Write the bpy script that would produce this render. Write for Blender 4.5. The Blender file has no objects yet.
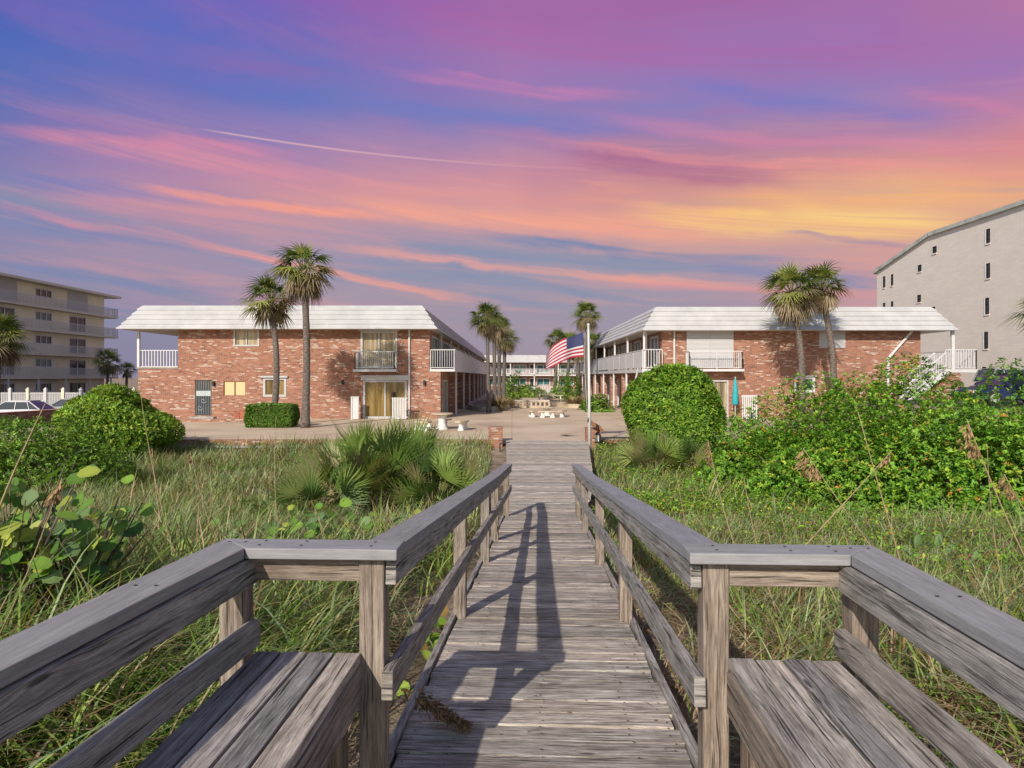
import bpy, math, random
import numpy as np
from mathutils import Vector, Matrix

# ------------------------------------------------------------------ camera, sky, sun, exposure
sc = bpy.context.scene
col = sc.collection
CZ = 2.43           # eye height above the courtyard paving
F = 683.0           # focal length in pixels of a 1024 px wide frame
HOR = 376.5
cam_d = bpy.data.cameras.new('camera'); cam = bpy.data.objects.new('camera', cam_d); col.objects.link(cam)
cam.location = (0, 0, CZ); cam.rotation_euler = (math.radians(90), 0, 0)
cam_d.lens = 36 * F / 1024; cam_d.sensor_width = 36; cam_d.shift_y = -7.5 / 1024
cam_d.clip_start = 0.05; cam_d.clip_end = 3000
sc.camera = cam

LIGHT = Vector((0.69, 1.65, -1.05)).normalized()
sun_d = bpy.data.lights.new('sun', 'SUN'); sun = bpy.data.objects.new('sun', sun_d); col.objects.link(sun)
sun_d.energy = 4.3; sun_d.angle = math.radians(0.6); sun_d.color = (1.0, 0.90, 0.78)
sun.rotation_euler = LIGHT.to_track_quat('-Z', 'Y').to_euler(); sun.location = (-10, -25, 20)
sc.view_settings.view_transform = 'Standard'; sc.view_settings.look = 'None'
sc.view_settings.exposure = 0.08; sc.view_settings.gamma = 1.0

def s2l(c):
    return tuple((v / 255 / 12.92) if v / 255 <= 0.04045 else ((v / 255 + 0.055) / 1.055) ** 2.4 for v in c)

SKY_X = [0, 170, 340, 510, 680, 850, 1024]
SKY_Y = [0, 45, 75, 105, 150, 175, 205, 228, 255, 290, 350, 376]
SKY = [
 [(66,92,182),(104,98,188),(150,92,172),(164,98,162),(160,96,158),(166,104,164),(178,114,162)],
 [(58,104,186),(84,108,190),(108,108,186),(150,112,178),(156,108,172),(156,112,178),(158,112,178)],
 [(100,104,176),(108,106,184),(112,112,186),(162,118,176),(148,118,184),(150,124,186),(170,124,176)],
 [(82,108,180),(88,112,186),(106,118,190),(114,122,188),(136,124,188),(128,128,190),(190,126,164)],
 [(124,118,178),(160,126,176),(140,124,180),(170,132,172),(176,120,152),(184,134,164),(226,138,134)],
 [(130,124,178),(176,134,172),(200,140,162),(222,146,150),(176,116,146),(222,146,142),(232,150,126)],
 [(118,126,178),(206,142,160),(224,150,150),(234,158,146),(232,156,128),(250,188,122),(238,168,126)],
 [(134,128,172),(150,136,174),(184,148,164),(204,154,158),(236,164,138),(246,186,132),(238,172,130)],
 [(106,124,172),(176,142,164),(150,142,176),(150,148,176),(190,154,160),(214,154,152),(240,172,134)],
 [(112,124,166),(126,134,172),(184,152,162),(160,150,168),(160,148,168),(218,150,152),(232,160,140)],
 [(128,116,150),(132,122,154),(146,134,158),(164,144,156),(168,146,160),(184,146,158),(200,150,150)],
 [(138,122,150),(140,126,152),(150,136,156),(170,148,156),(172,148,158),(188,150,156),(200,150,150)],
]
SKYL = np.array([[s2l(c) for c in r] for r in SKY])
def sky_at(px, py):
    px = min(max(px, 0), 1024); py = min(max(py, 0), 376)
    i = max(k for k in range(len(SKY_X)) if SKY_X[k] <= px); i = min(i, len(SKY_X) - 2)
    j = max(k for k in range(len(SKY_Y)) if SKY_Y[k] <= py); j = min(j, len(SKY_Y) - 2)
    tx = (px - SKY_X[i]) / (SKY_X[i+1] - SKY_X[i]); ty = (py - SKY_Y[j]) / (SKY_Y[j+1] - SKY_Y[j])
    return SKYL[j,i]*(1-tx)*(1-ty) + SKYL[j,i+1]*tx*(1-ty) + SKYL[j+1,i]*(1-tx)*ty + SKYL[j+1,i+1]*tx*ty

class NT:
    def __init__(s, nt): s.nt = nt; nt.nodes.clear()
    def n(s, t, **kw):
        nd = s.nt.nodes.new(t)
        for k, v in kw.items(): setattr(nd, k, v)
        return nd
    def l(s, a, b): s.nt.links.new(a, b)
    def m(s, op, a, b=None, c=None):
        nd = s.n('ShaderNodeMath', operation=op)
        for i, v in enumerate((a, b, c)):
            if v is None: continue
            if isinstance(v, (int, float)): nd.inputs[i].default_value = v
            else: s.l(v, nd.inputs[i])
        return nd.outputs[0]
    def mix(s, f, a, b, bt='MIX'):
        nd = s.n('ShaderNodeMix', data_type='RGBA', blend_type=bt)
        for k, v in ((0, f), (6, a), (7, b)):
            if isinstance(v, (int, float)): nd.inputs[k].default_value = v
            elif isinstance(v, (tuple, list)): nd.inputs[k].default_value = (*v[:3], 1)
            else: s.l(v, nd.inputs[k])
        return nd.outputs[2]
    def noise(s, vec, scale=5, detail=4, rough=.5, dist=0, dim='3D'):
        nd = s.n('ShaderNodeTexNoise', noise_dimensions=dim)
        nd.inputs['Scale'].default_value = scale; nd.inputs['Detail'].default_value = detail
        nd.inputs['Roughness'].default_value = rough; nd.inputs['Distortion'].default_value = dist
        if vec is not None: s.l(vec, nd.inputs['Vector'])
        return nd.outputs[0]
    def ramp(s, f, stops, interp='LINEAR'):
        nd = s.n('ShaderNodeValToRGB'); cr = nd.color_ramp; cr.interpolation = interp
        while len(cr.elements) < len(stops): cr.elements.new(0.5)
        for e, (p, c) in zip(cr.elements, stops):
            e.position = p; e.color = (*c[:3], 1) if isinstance(c, (tuple, list, np.ndarray)) else (c, c, c, 1)
        s.l(f, nd.inputs[0]); return nd.outputs[0]
    def maprange(s, v, a, b, c=0., d=1., smooth=False):
        nd = s.n('ShaderNodeMapRange')
        if smooth: nd.interpolation_type = 'SMOOTHSTEP'
        s.l(v, nd.inputs[0])
        for i, x in enumerate((a, b, c, d)): nd.inputs[i+1].default_value = x
        return nd.outputs[0]
    def comb(s, x, y, z=0.):
        nd = s.n('ShaderNodeCombineXYZ')
        for i, v in enumerate((x, y, z)):
            if isinstance(v, (int, float)): nd.inputs[i].default_value = v
            else: s.l(v, nd.inputs[i])
        return nd.outputs[0]

world = bpy.data.worlds.new('World'); sc.world = world; world.use_nodes = True
W = NT(world.node_tree)
tc = W.n('ShaderNodeTexCoord'); sep = W.n('ShaderNodeSeparateXYZ'); W.l(tc.outputs['Generated'], sep.inputs[0])
X, Y, Z = sep.outputs
az = W.m('ARCTAN2', X, Y); el = W.m('ARCSINE', Z)
base_v = W.comb(az, el)
# streaks of cirrus run slightly downhill towards the right: rotated, strongly stretched noise on (azimuth, elevation)
t1 = W.m('ADD', el, W.m('MULTIPLY', az, 0.14))
bend = W.noise(W.comb(W.m('MULTIPLY', az, 2.2), W.m('MULTIPLY', t1, 5.0)), 1.0, 4, .55, 0.3)
el_w = W.m('ADD', el, W.m('MULTIPLY', W.m('SUBTRACT', bend, 0.5), 0.085))
az_w = W.m('ADD', az, W.m('MULTIPLY', W.m('SUBTRACT', W.noise(base_v, 3.1, 3), 0.5), 0.35))
NX = 9; els = [0, .03, .08, .12, .16, .195, .225, .26, .30, .36, .42, .49]
azs = np.linspace(-.66, .66, NX)
rows = []
tt = W.maprange(az_w, -.66, .66)
for e in els:
    stops = []
    for k, a in enumerate(azs):
        px = 512 + F * math.tan(a); py = HOR - F * math.tan(e) / math.cos(a)
        stops.append((k / (NX - 1), tuple(sky_at(px, py))))
    rows.append(W.ramp(tt, stops))
cur = rows[0]
for k in range(1, len(els)):
    cur = W.mix(W.maprange(el_w, els[k-1], els[k]), cur, rows[k])
# pink-orange fibres and blue-grey gaps between them
s1 = W.noise(W.comb(W.m('MULTIPLY', az, 1.6), W.m('MULTIPLY', W.m('ADD', el, W.m('MULTIPLY', az, .13)), 20.0), 3.3), 1.0, 5, .55, 0.5)
s2 = W.noise(W.comb(W.m('MULTIPLY', az, 3.4), W.m('MULTIPLY', W.m('ADD', el, W.m('MULTIPLY', az, .10)), 48.0), 8.1), 1.0, 5, .6, 0.7)
band = W.m('MULTIPLY', W.maprange(el, .03, .10, smooth=True), W.maprange(el, .38, .24, smooth=True))
warmc = W.mix(W.maprange(az, -.4, .4), s2l((246,156,150)), s2l((255,170,128)))
f1 = W.m('MULTIPLY', W.m('MULTIPLY', W.maprange(s1, .50, .74, smooth=True), band), .26)
cur = W.mix(f1, cur, warmc)
f2 = W.m('MULTIPLY', W.m('MULTIPLY', W.maprange(s2, .46, .72, smooth=True), band), .36)
cur = W.mix(f2, cur, warmc)
lowband = W.m('MULTIPLY', W.maprange(el, .02, .09, smooth=True), W.maprange(el, .27, .17, smooth=True))
f3 = W.m('MULTIPLY', W.m('MULTIPLY', W.maprange(s1, .46, .34, smooth=True), lowband), .75)
cur = W.mix(f3, cur, s2l((124,142,174)))
cur = W.mix(W.maprange(el, .34, .06, .06, .42), cur, s2l((148,150,170)))
f4 = W.m('MULTIPLY', W.maprange(W.noise(W.comb(W.m('MULTIPLY', az, 2.0), W.m('MULTIPLY', t1, 9.0), 5.), 1.0, 5, .6, .8), .46, .66, smooth=True), W.maprange(el, .22, .34, smooth=True))
cur = W.mix(W.m('MULTIPLY', f4, .26), cur, s2l((172,112,168)))
# single drifts of cloud: (x0, y0, x1, y1, half width, colour, strength), converted to azimuth and elevation
def azel(px, py):
    a = math.atan((px - 512) / F); return a, math.atan((HOR - py) / F * math.cos(a))
wob = W.m('MULTIPLY', W.m('SUBTRACT', W.noise(W.comb(W.m('MULTIPLY', az, 5.0), W.m('MULTIPLY', t1, 14.0), 2.2), 1.0, 5, .6, .4), .5), .040)
fib = W.noise(W.comb(W.m('MULTIPLY', az, 3.0), W.m('MULTIPLY', t1, 95.0), 6.6), 1.0, 5, .6, .6)
fibm = W.maprange(fib, .35, .62, .35, 1.0)
els_ = W.m('ADD', el, wob)
for (x0_, y0_, x1_, y1_, w_, c_, k_) in [
  (380,6,1024,44,17,(176,100,160),.40), (190,58,340,78,8,(150,106,172),.45), (395,68,655,99,6.5,(232,132,168),.42), (340,98,700,126,10,(100,124,196),.55),
  (680,84,960,122,10,(112,120,196),.55), (900,90,1024,114,6,(232,132,164),.3), (590,118,1024,146,7,(226,138,166),.40), (0,126,300,152,7,(232,142,160),.6),
  (60,142,340,174,9,(234,148,158),.5), (570,152,790,178,13,(166,98,140),.65), (560,140,1024,170,5,(244,152,148),.5), (0,178,240,198,9,(104,126,188),.55),
  (130,186,385,216,5,(255,162,132),.8), (0,205,300,268,4,(242,152,150),.6), (0,222,240,252,7,(110,130,178),.55), (330,202,730,230,13,(254,170,138),.65),
  (640,212,950,234,13,(255,210,122),.75), (780,206,960,222,10,(255,218,130),.6), (720,200,1024,192,11,(252,182,112),.5), (160,234,490,304,5,(252,164,138),.65), (480,236,780,262,7,(116,136,174),.85),
  (330,244,750,286,5,(248,166,142),.6), (690,264,890,284,8,(126,138,178),.8), (782,232,918,250,3.2,(160,138,166),.85), (420,264,640,300,6,(118,140,172),.55),
  (600,282,870,294,5,(242,152,146),.45), (0,268,250,296,6,(118,134,174),.5)]:
    A0, E0 = azel(x0_, y0_); A1, E1 = azel(x1_, y1_); tpar = W.maprange(az, A0, A1)
    tu = W.m('DIVIDE', W.m('SUBTRACT', az, A0), A1 - A0)
    le = W.m('ADD', W.m('MULTIPLY', tu, E1 - E0), E0)
    dist = W.m('ABSOLUTE', W.m('SUBTRACT', els_, le)); ww = w_ / F * 1.25
    pr_ = W.maprange(dist, ww, ww*.15, smooth=True)
    end = W.m('MULTIPLY', W.maprange(tu, -.12, .22, smooth=True), W.maprange(tu, 1.15, .72, smooth=True))
    cur = W.mix(W.m('MULTIPLY', W.m('MULTIPLY', pr_, end), W.m('MULTIPLY', fibm, k_)), cur, s2l(c_))
# the contrail
a0, e0 = azel(196, 128); a1, e1 = azel(590, 169)
ta = W.maprange(az, a0, a1)
line_el = W.m('ADD', W.m('MULTIPLY', ta, e1 - e0), e0)
line_el = W.m('ADD', line_el, W.m('MULTIPLY', W.m('MULTIPLY', ta, W.m('SUBTRACT', 1.0, ta)), 0.006))
dd = W.m('ABSOLUTE', W.m('SUBTRACT', el, line_el))
ln = W.m('MULTIPLY', W.maprange(dd, .0021, .0002, smooth=True), W.m('MULTIPLY', W.maprange(az, a0, a0 + .04), W.maprange(az, a1, a0 + .18)))
cur = W.mix(W.m('MULTIPLY', ln, .45), cur, s2l((250,196,190)))
sky = W.n('ShaderNodeTexSky', sky_type='NISHITA'); sky.sun_disc = False
sky.sun_elevation = math.radians(30.4); sky.sun_rotation = math.radians(202.7)
skc = W.n('ShaderNodeVectorMath', operation='SCALE'); W.l(sky.outputs[0], skc.inputs[0]); skc.inputs['Scale'].default_value = 0.11
# the sunset glow stands in the western third of the sky; overhead and behind the viewer the sky is plain daylight blue
front = W.m('MULTIPLY', W.maprange(Y, .05, .45, smooth=True), W.maprange(el, .95, .52, smooth=True))
dim = W.n('ShaderNodeVectorMath', operation='SCALE'); W.l(cur, dim.inputs[0]); dim.inputs['Scale'].default_value = 0.96
final = W.mix(front, skc.outputs[0], dim.outputs[0])
bg = W.n('ShaderNodeBackground'); W.l(final, bg.inputs[0]); bg.inputs[1].default_value = 1.0
wo = W.n('ShaderNodeOutputWorld'); W.l(bg.outputs[0], wo.inputs[0])

# ------------------------------------------------------------------ helpers
rng = np.random.default_rng(7); random.seed(7)
def P(px, py, d): return Vector(((px - 512) / F * d, d, CZ + (HOR - py) / F * d))
def PX(px, d): return (px - 512) / F * d
def PZ(py, d): return CZ + (HOR - py) / F * d

def tag(o, label=None, cat=None, group=None, kind=None):
    if label: o['label'] = label
    if cat: o['category'] = cat
    if group: o['group'] = group
    if kind: o['kind'] = kind
    return o
def empty(name, loc=(0,0,0), rz=0.0):
    o = bpy.data.objects.new(name, None); col.objects.link(o); o.location = loc; o.rotation_euler = (0, 0, rz)
    o.empty_display_size = .2
    return o
def copy_tree(o, parent=None, loc=None, rz=None, scale=None, label=None):
    c = o.copy(); col.objects.link(c); c.parent = parent
    if loc is not None: c.location = loc
    if rz is not None: c.rotation_euler = (0, 0, rz)
    if scale is not None: c.scale = scale
    if label: c['label'] = label
    for ch in list(o.children): copy_tree(ch, c)
    return c

class MB:
    """collects polygons with metre UVs and a per-piece tint, links them as one mesh"""
    def __init__(s): s.v = []; s.f = []; s.uv = []; s.t = []; s.mi = []; s.mat = 0; s.tint = (1,1,1)
    def face(s, pts, uvs=None, m=None):
        i = len(s.v); s.v.extend([tuple(p) for p in pts]); s.f.append(tuple(range(i, i+len(pts))))
        if uvs is None:
            a, b, c = Vector(pts[0]), Vector(pts[1]), Vector(pts[2]); n = (b-a).cross(c-a)
            n = [abs(k) for k in n]
            if n[2] >= n[0] and n[2] >= n[1]: uvs = [(p[0], p[1]) for p in pts]
            elif n[0] >= n[1]: uvs = [(p[1], p[2]) for p in pts]
            else: uvs = [(p[0], p[2]) for p in pts]
        s.uv.append(uvs); s.t.append(s.tint); s.mi.append(s.mat if m is None else m)
    def hexa(s, b, t, axis=None, off=None):
        """b: 4 bottom points ccw from above, t: 4 top points; axis: grain direction"""
        b = [Vector(p) for p in b]; t = [Vector(p) for p in t]
        fs = [[b[3],b[2],b[1],b[0]], t] + [[b[i], b[(i+1)%4], t[(i+1)%4], t[i]] for i in range(4)]
        for k, q in enumerate(fs):
            if axis is None: s.face(q)
            else:
                ax = Vector(axis).normalized(); n = (q[1]-q[0]).cross(q[2]-q[0]).normalized(); sd = n.cross(ax)
                if sd.length < .3: ax2 = Vector((ax.y, ax.z, ax.x)); sd = n.cross(ax2).normalized(); ux = n.cross(sd)
                else: sd.normalize(); ux = ax
                o = off or (0, 0)
                s.face(q, [(p.dot(ux)+o[0], p.dot(sd)+o[1]+k*.37) for p in q])
    def box(s, x0, x1, y0, y1, z0, z1, axis=None, off=None):
        s.hexa([(x0,y0,z0),(x1,y0,z0),(x1,y1,z0),(x0,y1,z0)], [(x0,y0,z1),(x1,y0,z1),(x1,y1,z1),(x0,y1,z1)], axis, off)
    def beam(s, p0, p1, w, h, up=(0,0,1), grain=True):
        p0, p1 = Vector(p0), Vector(p1); a = (p1-p0).normalized(); sd = a.cross(Vector(up)).normalized(); u = sd.cross(a)
        q = lambda p, i, j: p + sd*(i*w/2) + u*(j*h/2)
        s.hexa([q(p0,-1,-1),q(p0,1,-1),q(p1,1,-1),q(p1,-1,-1)], [q(p0,-1,1),q(p0,1,1),q(p1,1,1),q(p1,-1,1)],
               a if grain else None, (random.uniform(0,40), random.uniform(0,40)))
    def tube(s, pts, r, n=8, cap=True):
        pts = [Vector(p) for p in pts]; rs = r if isinstance(r, (list, tuple)) else [r]*len(pts); rings = []; L = 0
        for i, p in enumerate(pts):
            d = (pts[min(i+1,len(pts)-1)] - pts[max(i-1,0)]).normalized()
            a = Vector((0,0,1)) if abs(d.z) < .9 else Vector((0,1,0)); x = d.cross(a).normalized(); y = d.cross(x)
            if i: L += (p-pts[i-1]).length
            rings.append(([p + (x*math.cos(2*math.pi*k/n)+y*math.sin(2*math.pi*k/n))*rs[i] for k in range(n)], L))
        for i in range(len(rings)-1):
            (A, la), (B, lb) = rings[i], rings[i+1]
            for k in range(n):
                k2 = (k+1) % n; c = 2*math.pi*max(rs[i], .01)
                s.face([A[k],B[k],B[k2],A[k2]], [(k/n*c,la),(k/n*c,lb),((k+1)/n*c,lb),((k+1)/n*c,la)])
        if cap: s.face(rings[0][0]); s.face(rings[-1][0][::-1])
    def lathe(s, c, prof, n=20):
        c = Vector(c)
        for (r0,z0),(r1,z1) in zip(prof[:-1], prof[1:]):
            for k in range(n):
                a, b = 2*math.pi*k/n, 2*math.pi*(k+1)/n
                q = [(c.x+r0*math.cos(a),c.y+r0*math.sin(a),c.z+z0),(c.x+r0*math.cos(b),c.y+r0*math.sin(b),c.z+z0),
                     (c.x+r1*math.cos(b),c.y+r1*math.sin(b),c.z+z1),(c.x+r1*math.cos(a),c.y+r1*math.sin(a),c.z+z1)]
                if r0 < 1e-5: q = q[1:]
                elif r1 < 1e-5: q = q[:3]
                s.face(q)
    def build(s, name, mats, parent=None, smooth=False, bevel=0, merge=False):
        me = bpy.data.meshes.new(name); me.from_pydata(s.v, [], s.f)
        for m in (mats if isinstance(mats, (list, tuple)) else [mats]): me.materials.append(m)
        me.uv_layers.new(name='UVMap'); at = me.color_attributes.new('tint', 'FLOAT_COLOR', 'CORNER')
        me.uv_layers['UVMap'].data.foreach_set('uv', np.array([c for f in s.uv for c in f], 'f').ravel())
        at = me.color_attributes['tint']
        at.data.foreach_set('color', np.array([(*s.t[i],1) for i, f in enumerate(s.f) for _ in f], 'f').ravel())
        me.polygons.foreach_set('material_index', s.mi)
        if smooth: me.polygons.foreach_set('use_smooth', [True]*len(s.f))
        me.update()
        if smooth or bevel or merge:
            import bmesh
            bm = bmesh.new(); bm.from_mesh(me); bmesh.ops.remove_doubles(bm, verts=bm.verts, dist=1e-4); bm.to_mesh(me); bm.free()
        o = bpy.data.objects.new(name, me); col.objects.link(o); o.parent = parent
        if bevel:
            b = o.modifiers.new('bevel', 'BEVEL'); b.width = bevel; b.segments = 2; b.limit_method = 'ANGLE'; b.angle_limit = .6
        return o

def mesh_np(name, V, Fc, T, mat, parent=None, smooth=False):
    """V (n,3), Fc (m,k), T (n,3) tint per vertex"""
    me = bpy.data.meshes.new(name); n, m, k = len(V), len(Fc), Fc.shape[1]
    me.vertices.add(n); me.vertices.foreach_set('co', V.astype('f').ravel())
    me.loops.add(m*k); me.loops.foreach_set('vertex_index', Fc.astype('i').ravel())
    me.polygons.add(m); me.polygons.foreach_set('loop_start', np.arange(0, m*k, k, dtype='i'))
    try: me.polygons.foreach_set('loop_total', np.full(m, k, dtype='i'))
    except Exception: pass
    if smooth: me.polygons.foreach_set('use_smooth', np.ones(m, bool))
    at = me.color_attributes.new('tint', 'FLOAT_COLOR', 'POINT')
    at.data.foreach_set('color', np.concatenate([T, np.ones((n,1))], 1).astype('f').ravel())
    me.materials.append(mat); me.update(calc_edges=True); me.validate()
    o = bpy.data.objects.new(name, me); col.objects.link(o); o.parent = parent
    return o

# ------------------------------------------------------------------ materials
def new_mat(name):
    m = bpy.data.materials.new(name); m.use_nodes = True; t = NT(m.node_tree)
    b = t.n('ShaderNodeBsdfPrincipled'); o = t.n('ShaderNodeOutputMaterial'); t.l(b.outputs[0], o.inputs[0])
    return m, t, b, o
def set_in(t, b, k, v):
    if isinstance(v, (int, float)): b.inputs[k].default_value = v
    elif isinstance(v, (tuple, list)): b.inputs[k].default_value = (*v[:3], 1)
    else: t.l(v, b.inputs[k])
def bump(t, b, h, dist=.01, strength=1.0):
    n = t.n('ShaderNodeBump'); n.inputs['Distance'].default_value = dist; n.inputs['Strength'].default_value = strength
    t.l(h, n.inputs['Height']); t.l(n.outputs[0], b.inputs['Normal'])
def simple(name, c, rough=.6, var=.15, scale=3., metal=0., bumpd=0., spec=.4):
    m, t, b, o = new_mat(name); g = t.n('ShaderNodeNewGeometry')
    n = t.noise(g.outputs['Position'], scale, 5, .6)
    k = t.maprange(n, .3, .7, 1-var, 1+var)
    cc = t.mix(1.0, c, t.comb(k, k, k), 'MULTIPLY')
    set_in(t, b, 'Base Color', cc); set_in(t, b, 'Roughness', rough); set_in(t, b, 'Metallic', metal); set_in(t, b, 'Specular IOR Level', spec)
    if bumpd: bump(t, b, t.noise(g.outputs['Position'], scale*8, 4), bumpd)
    return m
def wood(name, dark, mid, light, crack=.5, bumpd=.004, knots=True, rough=.8):
    m, t, b, o = new_mat(name); uv = t.n('ShaderNodeUVMap'); uv.uv_map = 'UVMap'
    sp = t.n('ShaderNodeSeparateXYZ'); t.l(uv.outputs[0], sp.inputs[0]); u, v = sp.outputs[0], sp.outputs[1]
    warp = t.m('MULTIPLY', t.m('SUBTRACT', t.noise(t.comb(t.m('MULTIPLY', u, 1.6), t.m('MULTIPLY', v, 7)), 1, 3), .5), .035)
    vor = t.n('ShaderNodeTexVoronoi'); vor.inputs['Scale'].default_value = 1.0
    t.l(t.comb(t.m('MULTIPLY', u, 1.7), t.m('MULTIPLY', v, 8.0)), vor.inputs['Vector'])
    kd = vor.outputs['Distance']
    if knots: warp = t.m('ADD', warp, t.m('MULTIPLY', t.maprange(kd, .0, .30, 1, 0, True), .022))
    vv = t.m('ADD', v, warp)
    g1 = t.noise(t.comb(t.m('MULTIPLY', u, 2.6), t.m('MULTIPLY', vv, 60)), 1, 5, .65)
    g2 = t.noise(t.comb(t.m('MULTIPLY', u, 11), t.m('MULTIPLY', vv, 210), 4.), 1, 5, .7)
    g3 = t.noise(t.comb(t.m('MULTIPLY', u, 4.5), t.m('MULTIPLY', v, 14), 9.), 1, 5, .65)
    gg = t.m('ADD', t.m('MULTIPLY', g1, .38), t.m('ADD', t.m('MULTIPLY', g2, .34), t.m('MULTIPLY', g3, .28)))
    c = t.ramp(gg, [(.36, dark), (.48, mid), (.60, light)])
    cr = t.maprange(t.noise(t.comb(t.m('MULTIPLY', u, 2.4), t.m('MULTIPLY', vv, 80), 2.), 1, 4, .6), .585, .66, 0, crack)
    c = t.mix(cr, c, tuple(x*.30 for x in dark))
    if knots:
        kk = t.maprange(kd, .085, .05, 0, .8, True)
        c = t.mix(kk, c, tuple(x*.6 for x in dark))
    ta = t.n('ShaderNodeAttribute'); ta.attribute_name = 'tint'
    c = t.mix(1.0, c, ta.outputs['Color'], 'MULTIPLY')
    set_in(t, b, 'Base Color', c); set_in(t, b, 'Roughness', rough); set_in(t, b, 'Specular IOR Level', .25)
    bump(t, b, t.m('SUBTRACT', gg, t.m('MULTIPLY', cr, .6)), bumpd*2.2, .9)
    return m
M = {}
M['deck'] = wood('weathered_deck_wood', (.10,.075,.055), (.36,.315,.265), (.74,.68,.60), .9, .009)
M['rail'] = wood('weathered_rail_wood', (.085,.075,.066), (.27,.25,.228), (.53,.495,.455), .8, .006)
M['cap'] = wood('grey_cap_wood', (.19,.185,.195), (.265,.26,.27), (.34,.335,.345), .15, .002, knots=False)
M['post'] = wood('brown_grey_post_wood', (.075,.058,.044), (.21,.172,.14), (.40,.34,.285), .75, .005)
M['seat'] = wood('bench_wood', (.075,.065,.06), (.32,.295,.27), (.64,.595,.55), .85, .007)

def brick_mat(name, white=.5, scale=1.0):
    m, t, b, o = new_mat(name); uv = t.n('ShaderNodeUVMap'); uv.uv_map = 'UVMap'
    br = t.n('ShaderNodeTexBrick'); t.l(uv.outputs[0], br.inputs['Vector'])
    br.inputs['Scale'].default_value = 1.0; br.inputs['Brick Width'].default_value = .215; br.inputs['Row Height'].default_value = .075
    br.inputs['Mortar Size'].default_value = .007; br.inputs['Bias'].default_value = 0
    br.inputs['Color1'].default_value = (0,0,0,1); br.inputs['Color2'].default_value = (1,1,1,1); br.inputs['Mortar'].default_value = (.5,.5,.5,1)
    rnd = br.outputs['Color']; fac = br.outputs['Fac']
    sp = t.n('ShaderNodeSeparateXYZ'); t.l(uv.outputs[0], sp.inputs[0]); u, v = sp.outputs[0], sp.outputs[1]
    c = t.ramp(rnd, [(.0, (.15,.06,.04)), (.3, (.31,.12,.072)), (.6, (.39,.16,.095)), (1, (.25,.105,.072))])
    big = t.noise(t.comb(u, v), .8, 4); c = t.mix(t.maprange(big, .35, .7, 0, .35), c, (.50,.24,.15))
    # reclaimed bricks: pale ones lie in short flat runs, rows quantised to the courses
    row = t.m('MULTIPLY', t.m('FLOOR', t.m('DIVIDE', v, .075)), .075)
    cell = t.m('MULTIPLY', t.m('FLOOR', t.m('DIVIDE', t.m('ADD', u, t.m('MULTIPLY', row, 3.7)), .215)), .215)
    wn = t.noise(t.comb(t.m('MULTIPLY', cell, 1.9), t.m('MULTIPLY', row, 6.5)), 1, 2, .5)
    wf = t.maprange(wn, .572, .625, 0, .80)
    c = t.mix(wf, c, (.58,.47,.39))
    dk = t.maprange(t.noise(t.comb(t.m('MULTIPLY', cell, 2.3), t.m('MULTIPLY', row, 7), 7.), 1, 2), .60, .68, 0, .45)
    c = t.mix(dk, c, (.14,.05,.04))
    c = t.mix(fac, c, (.36,.29,.24))
    set_in(t, b, 'Base Color', c); set_in(t, b, 'Roughness', .9); set_in(t, b, 'Specular IOR Level', .2)
    bump(t, b, t.m('SUBTRACT', 1.0, fac), .01, .8)
    return m
M['brick'] = brick_mat('reclaimed_red_brick')
M['white'] = simple('white_painted_wood', (.60,.60,.60), .5, .07, 1.5)
M['roof'] = simple('white_roof_tile', (.49,.49,.49), .6, .12, 1.1)
M['soffit'] = simple('cream_soffit', (.55,.50,.42), .7, .1)
M['frame'] = simple('aluminium_window_frame', (.46,.46,.46), .4, .1)
M['grille'] = simple('pale_green_metal_grille', (.42,.48,.48), .5, .1)
M['concrete'] = simple('grey_concrete', (.36,.34,.32), .85, .25, 1.5, bumpd=.003)
M['stone_white'] = simple('white_cast_stone', (.72,.70,.67), .7, .12, 5)
M['stone_tan'] = simple('tan_cast_stone', (.52,.42,.30), .8, .15, 5)
M['condo'] = simple('cream_condo_stucco', (.78,.72,.56), .8, .12, .3)
M['condo_slab'] = simple('pale_balcony_slab', (.62,.58,.48), .7, .1, .5)
M['dark'] = simple('dark_metal', (.04,.04,.045), .5, .2)
M['tyre'] = simple('tyre_rubber', (.02,.02,.02), .8, .2)
M['terr'] = simple('terracotta', (.36,.12,.07), .8, .2)
M['teal'] = simple('teal_fabric', (.03,.36,.40), .7, .1)
M['brown'] = simple('brown_sign_wood', (.26,.13,.07), .7, .2, 8)
M['blue_cloth'] = simple('dark_blue_paint', (.02,.03,.09), .3, .15)
def glass(name, c, rough=.08):
    m, t, b, o = new_mat(name); g = t.n('ShaderNodeNewGeometry')
    n = t.noise(g.outputs['Position'], .9, 3)
    set_in(t, b, 'Base Color', t.mix(n, tuple(x*.7 for x in c), tuple(x*1.3 for x in c)))
    set_in(t, b, 'Roughness', rough); set_in(t, b, 'Specular IOR Level', .6); return m
M['glass'] = glass('dark_window_glass', (.035,.045,.055))
M['teal_glass'] = glass('blue_green_window_glass', (.06,.16,.17))
def curtain(name, a, bcol, dark=0.):
    m, t, b, o = new_mat(name); uv = t.n('ShaderNodeUVMap'); uv.uv_map = 'UVMap'
    sp = t.n('ShaderNodeSeparateXYZ'); t.l(uv.outputs[0], sp.inputs[0])
    n = t.noise(t.comb(t.m('MULTIPLY', sp.outputs[0], 4.5), t.m('MULTIPLY', sp.outputs[1], .25)), 1, 3, .6)
    set_in(t, b, 'Base Color', t.ramp(n, [(.30, tuple(x*.35 for x in a)), (.5, a), (.68, bcol)])); set_in(t, b, 'Roughness', .25)
    set_in(t, b, 'Specular IOR Level', .5); return m
M['ochre'] = curtain('ochre_curtain_behind_glass', (.19,.125,.035), (.30,.21,.08))
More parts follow.
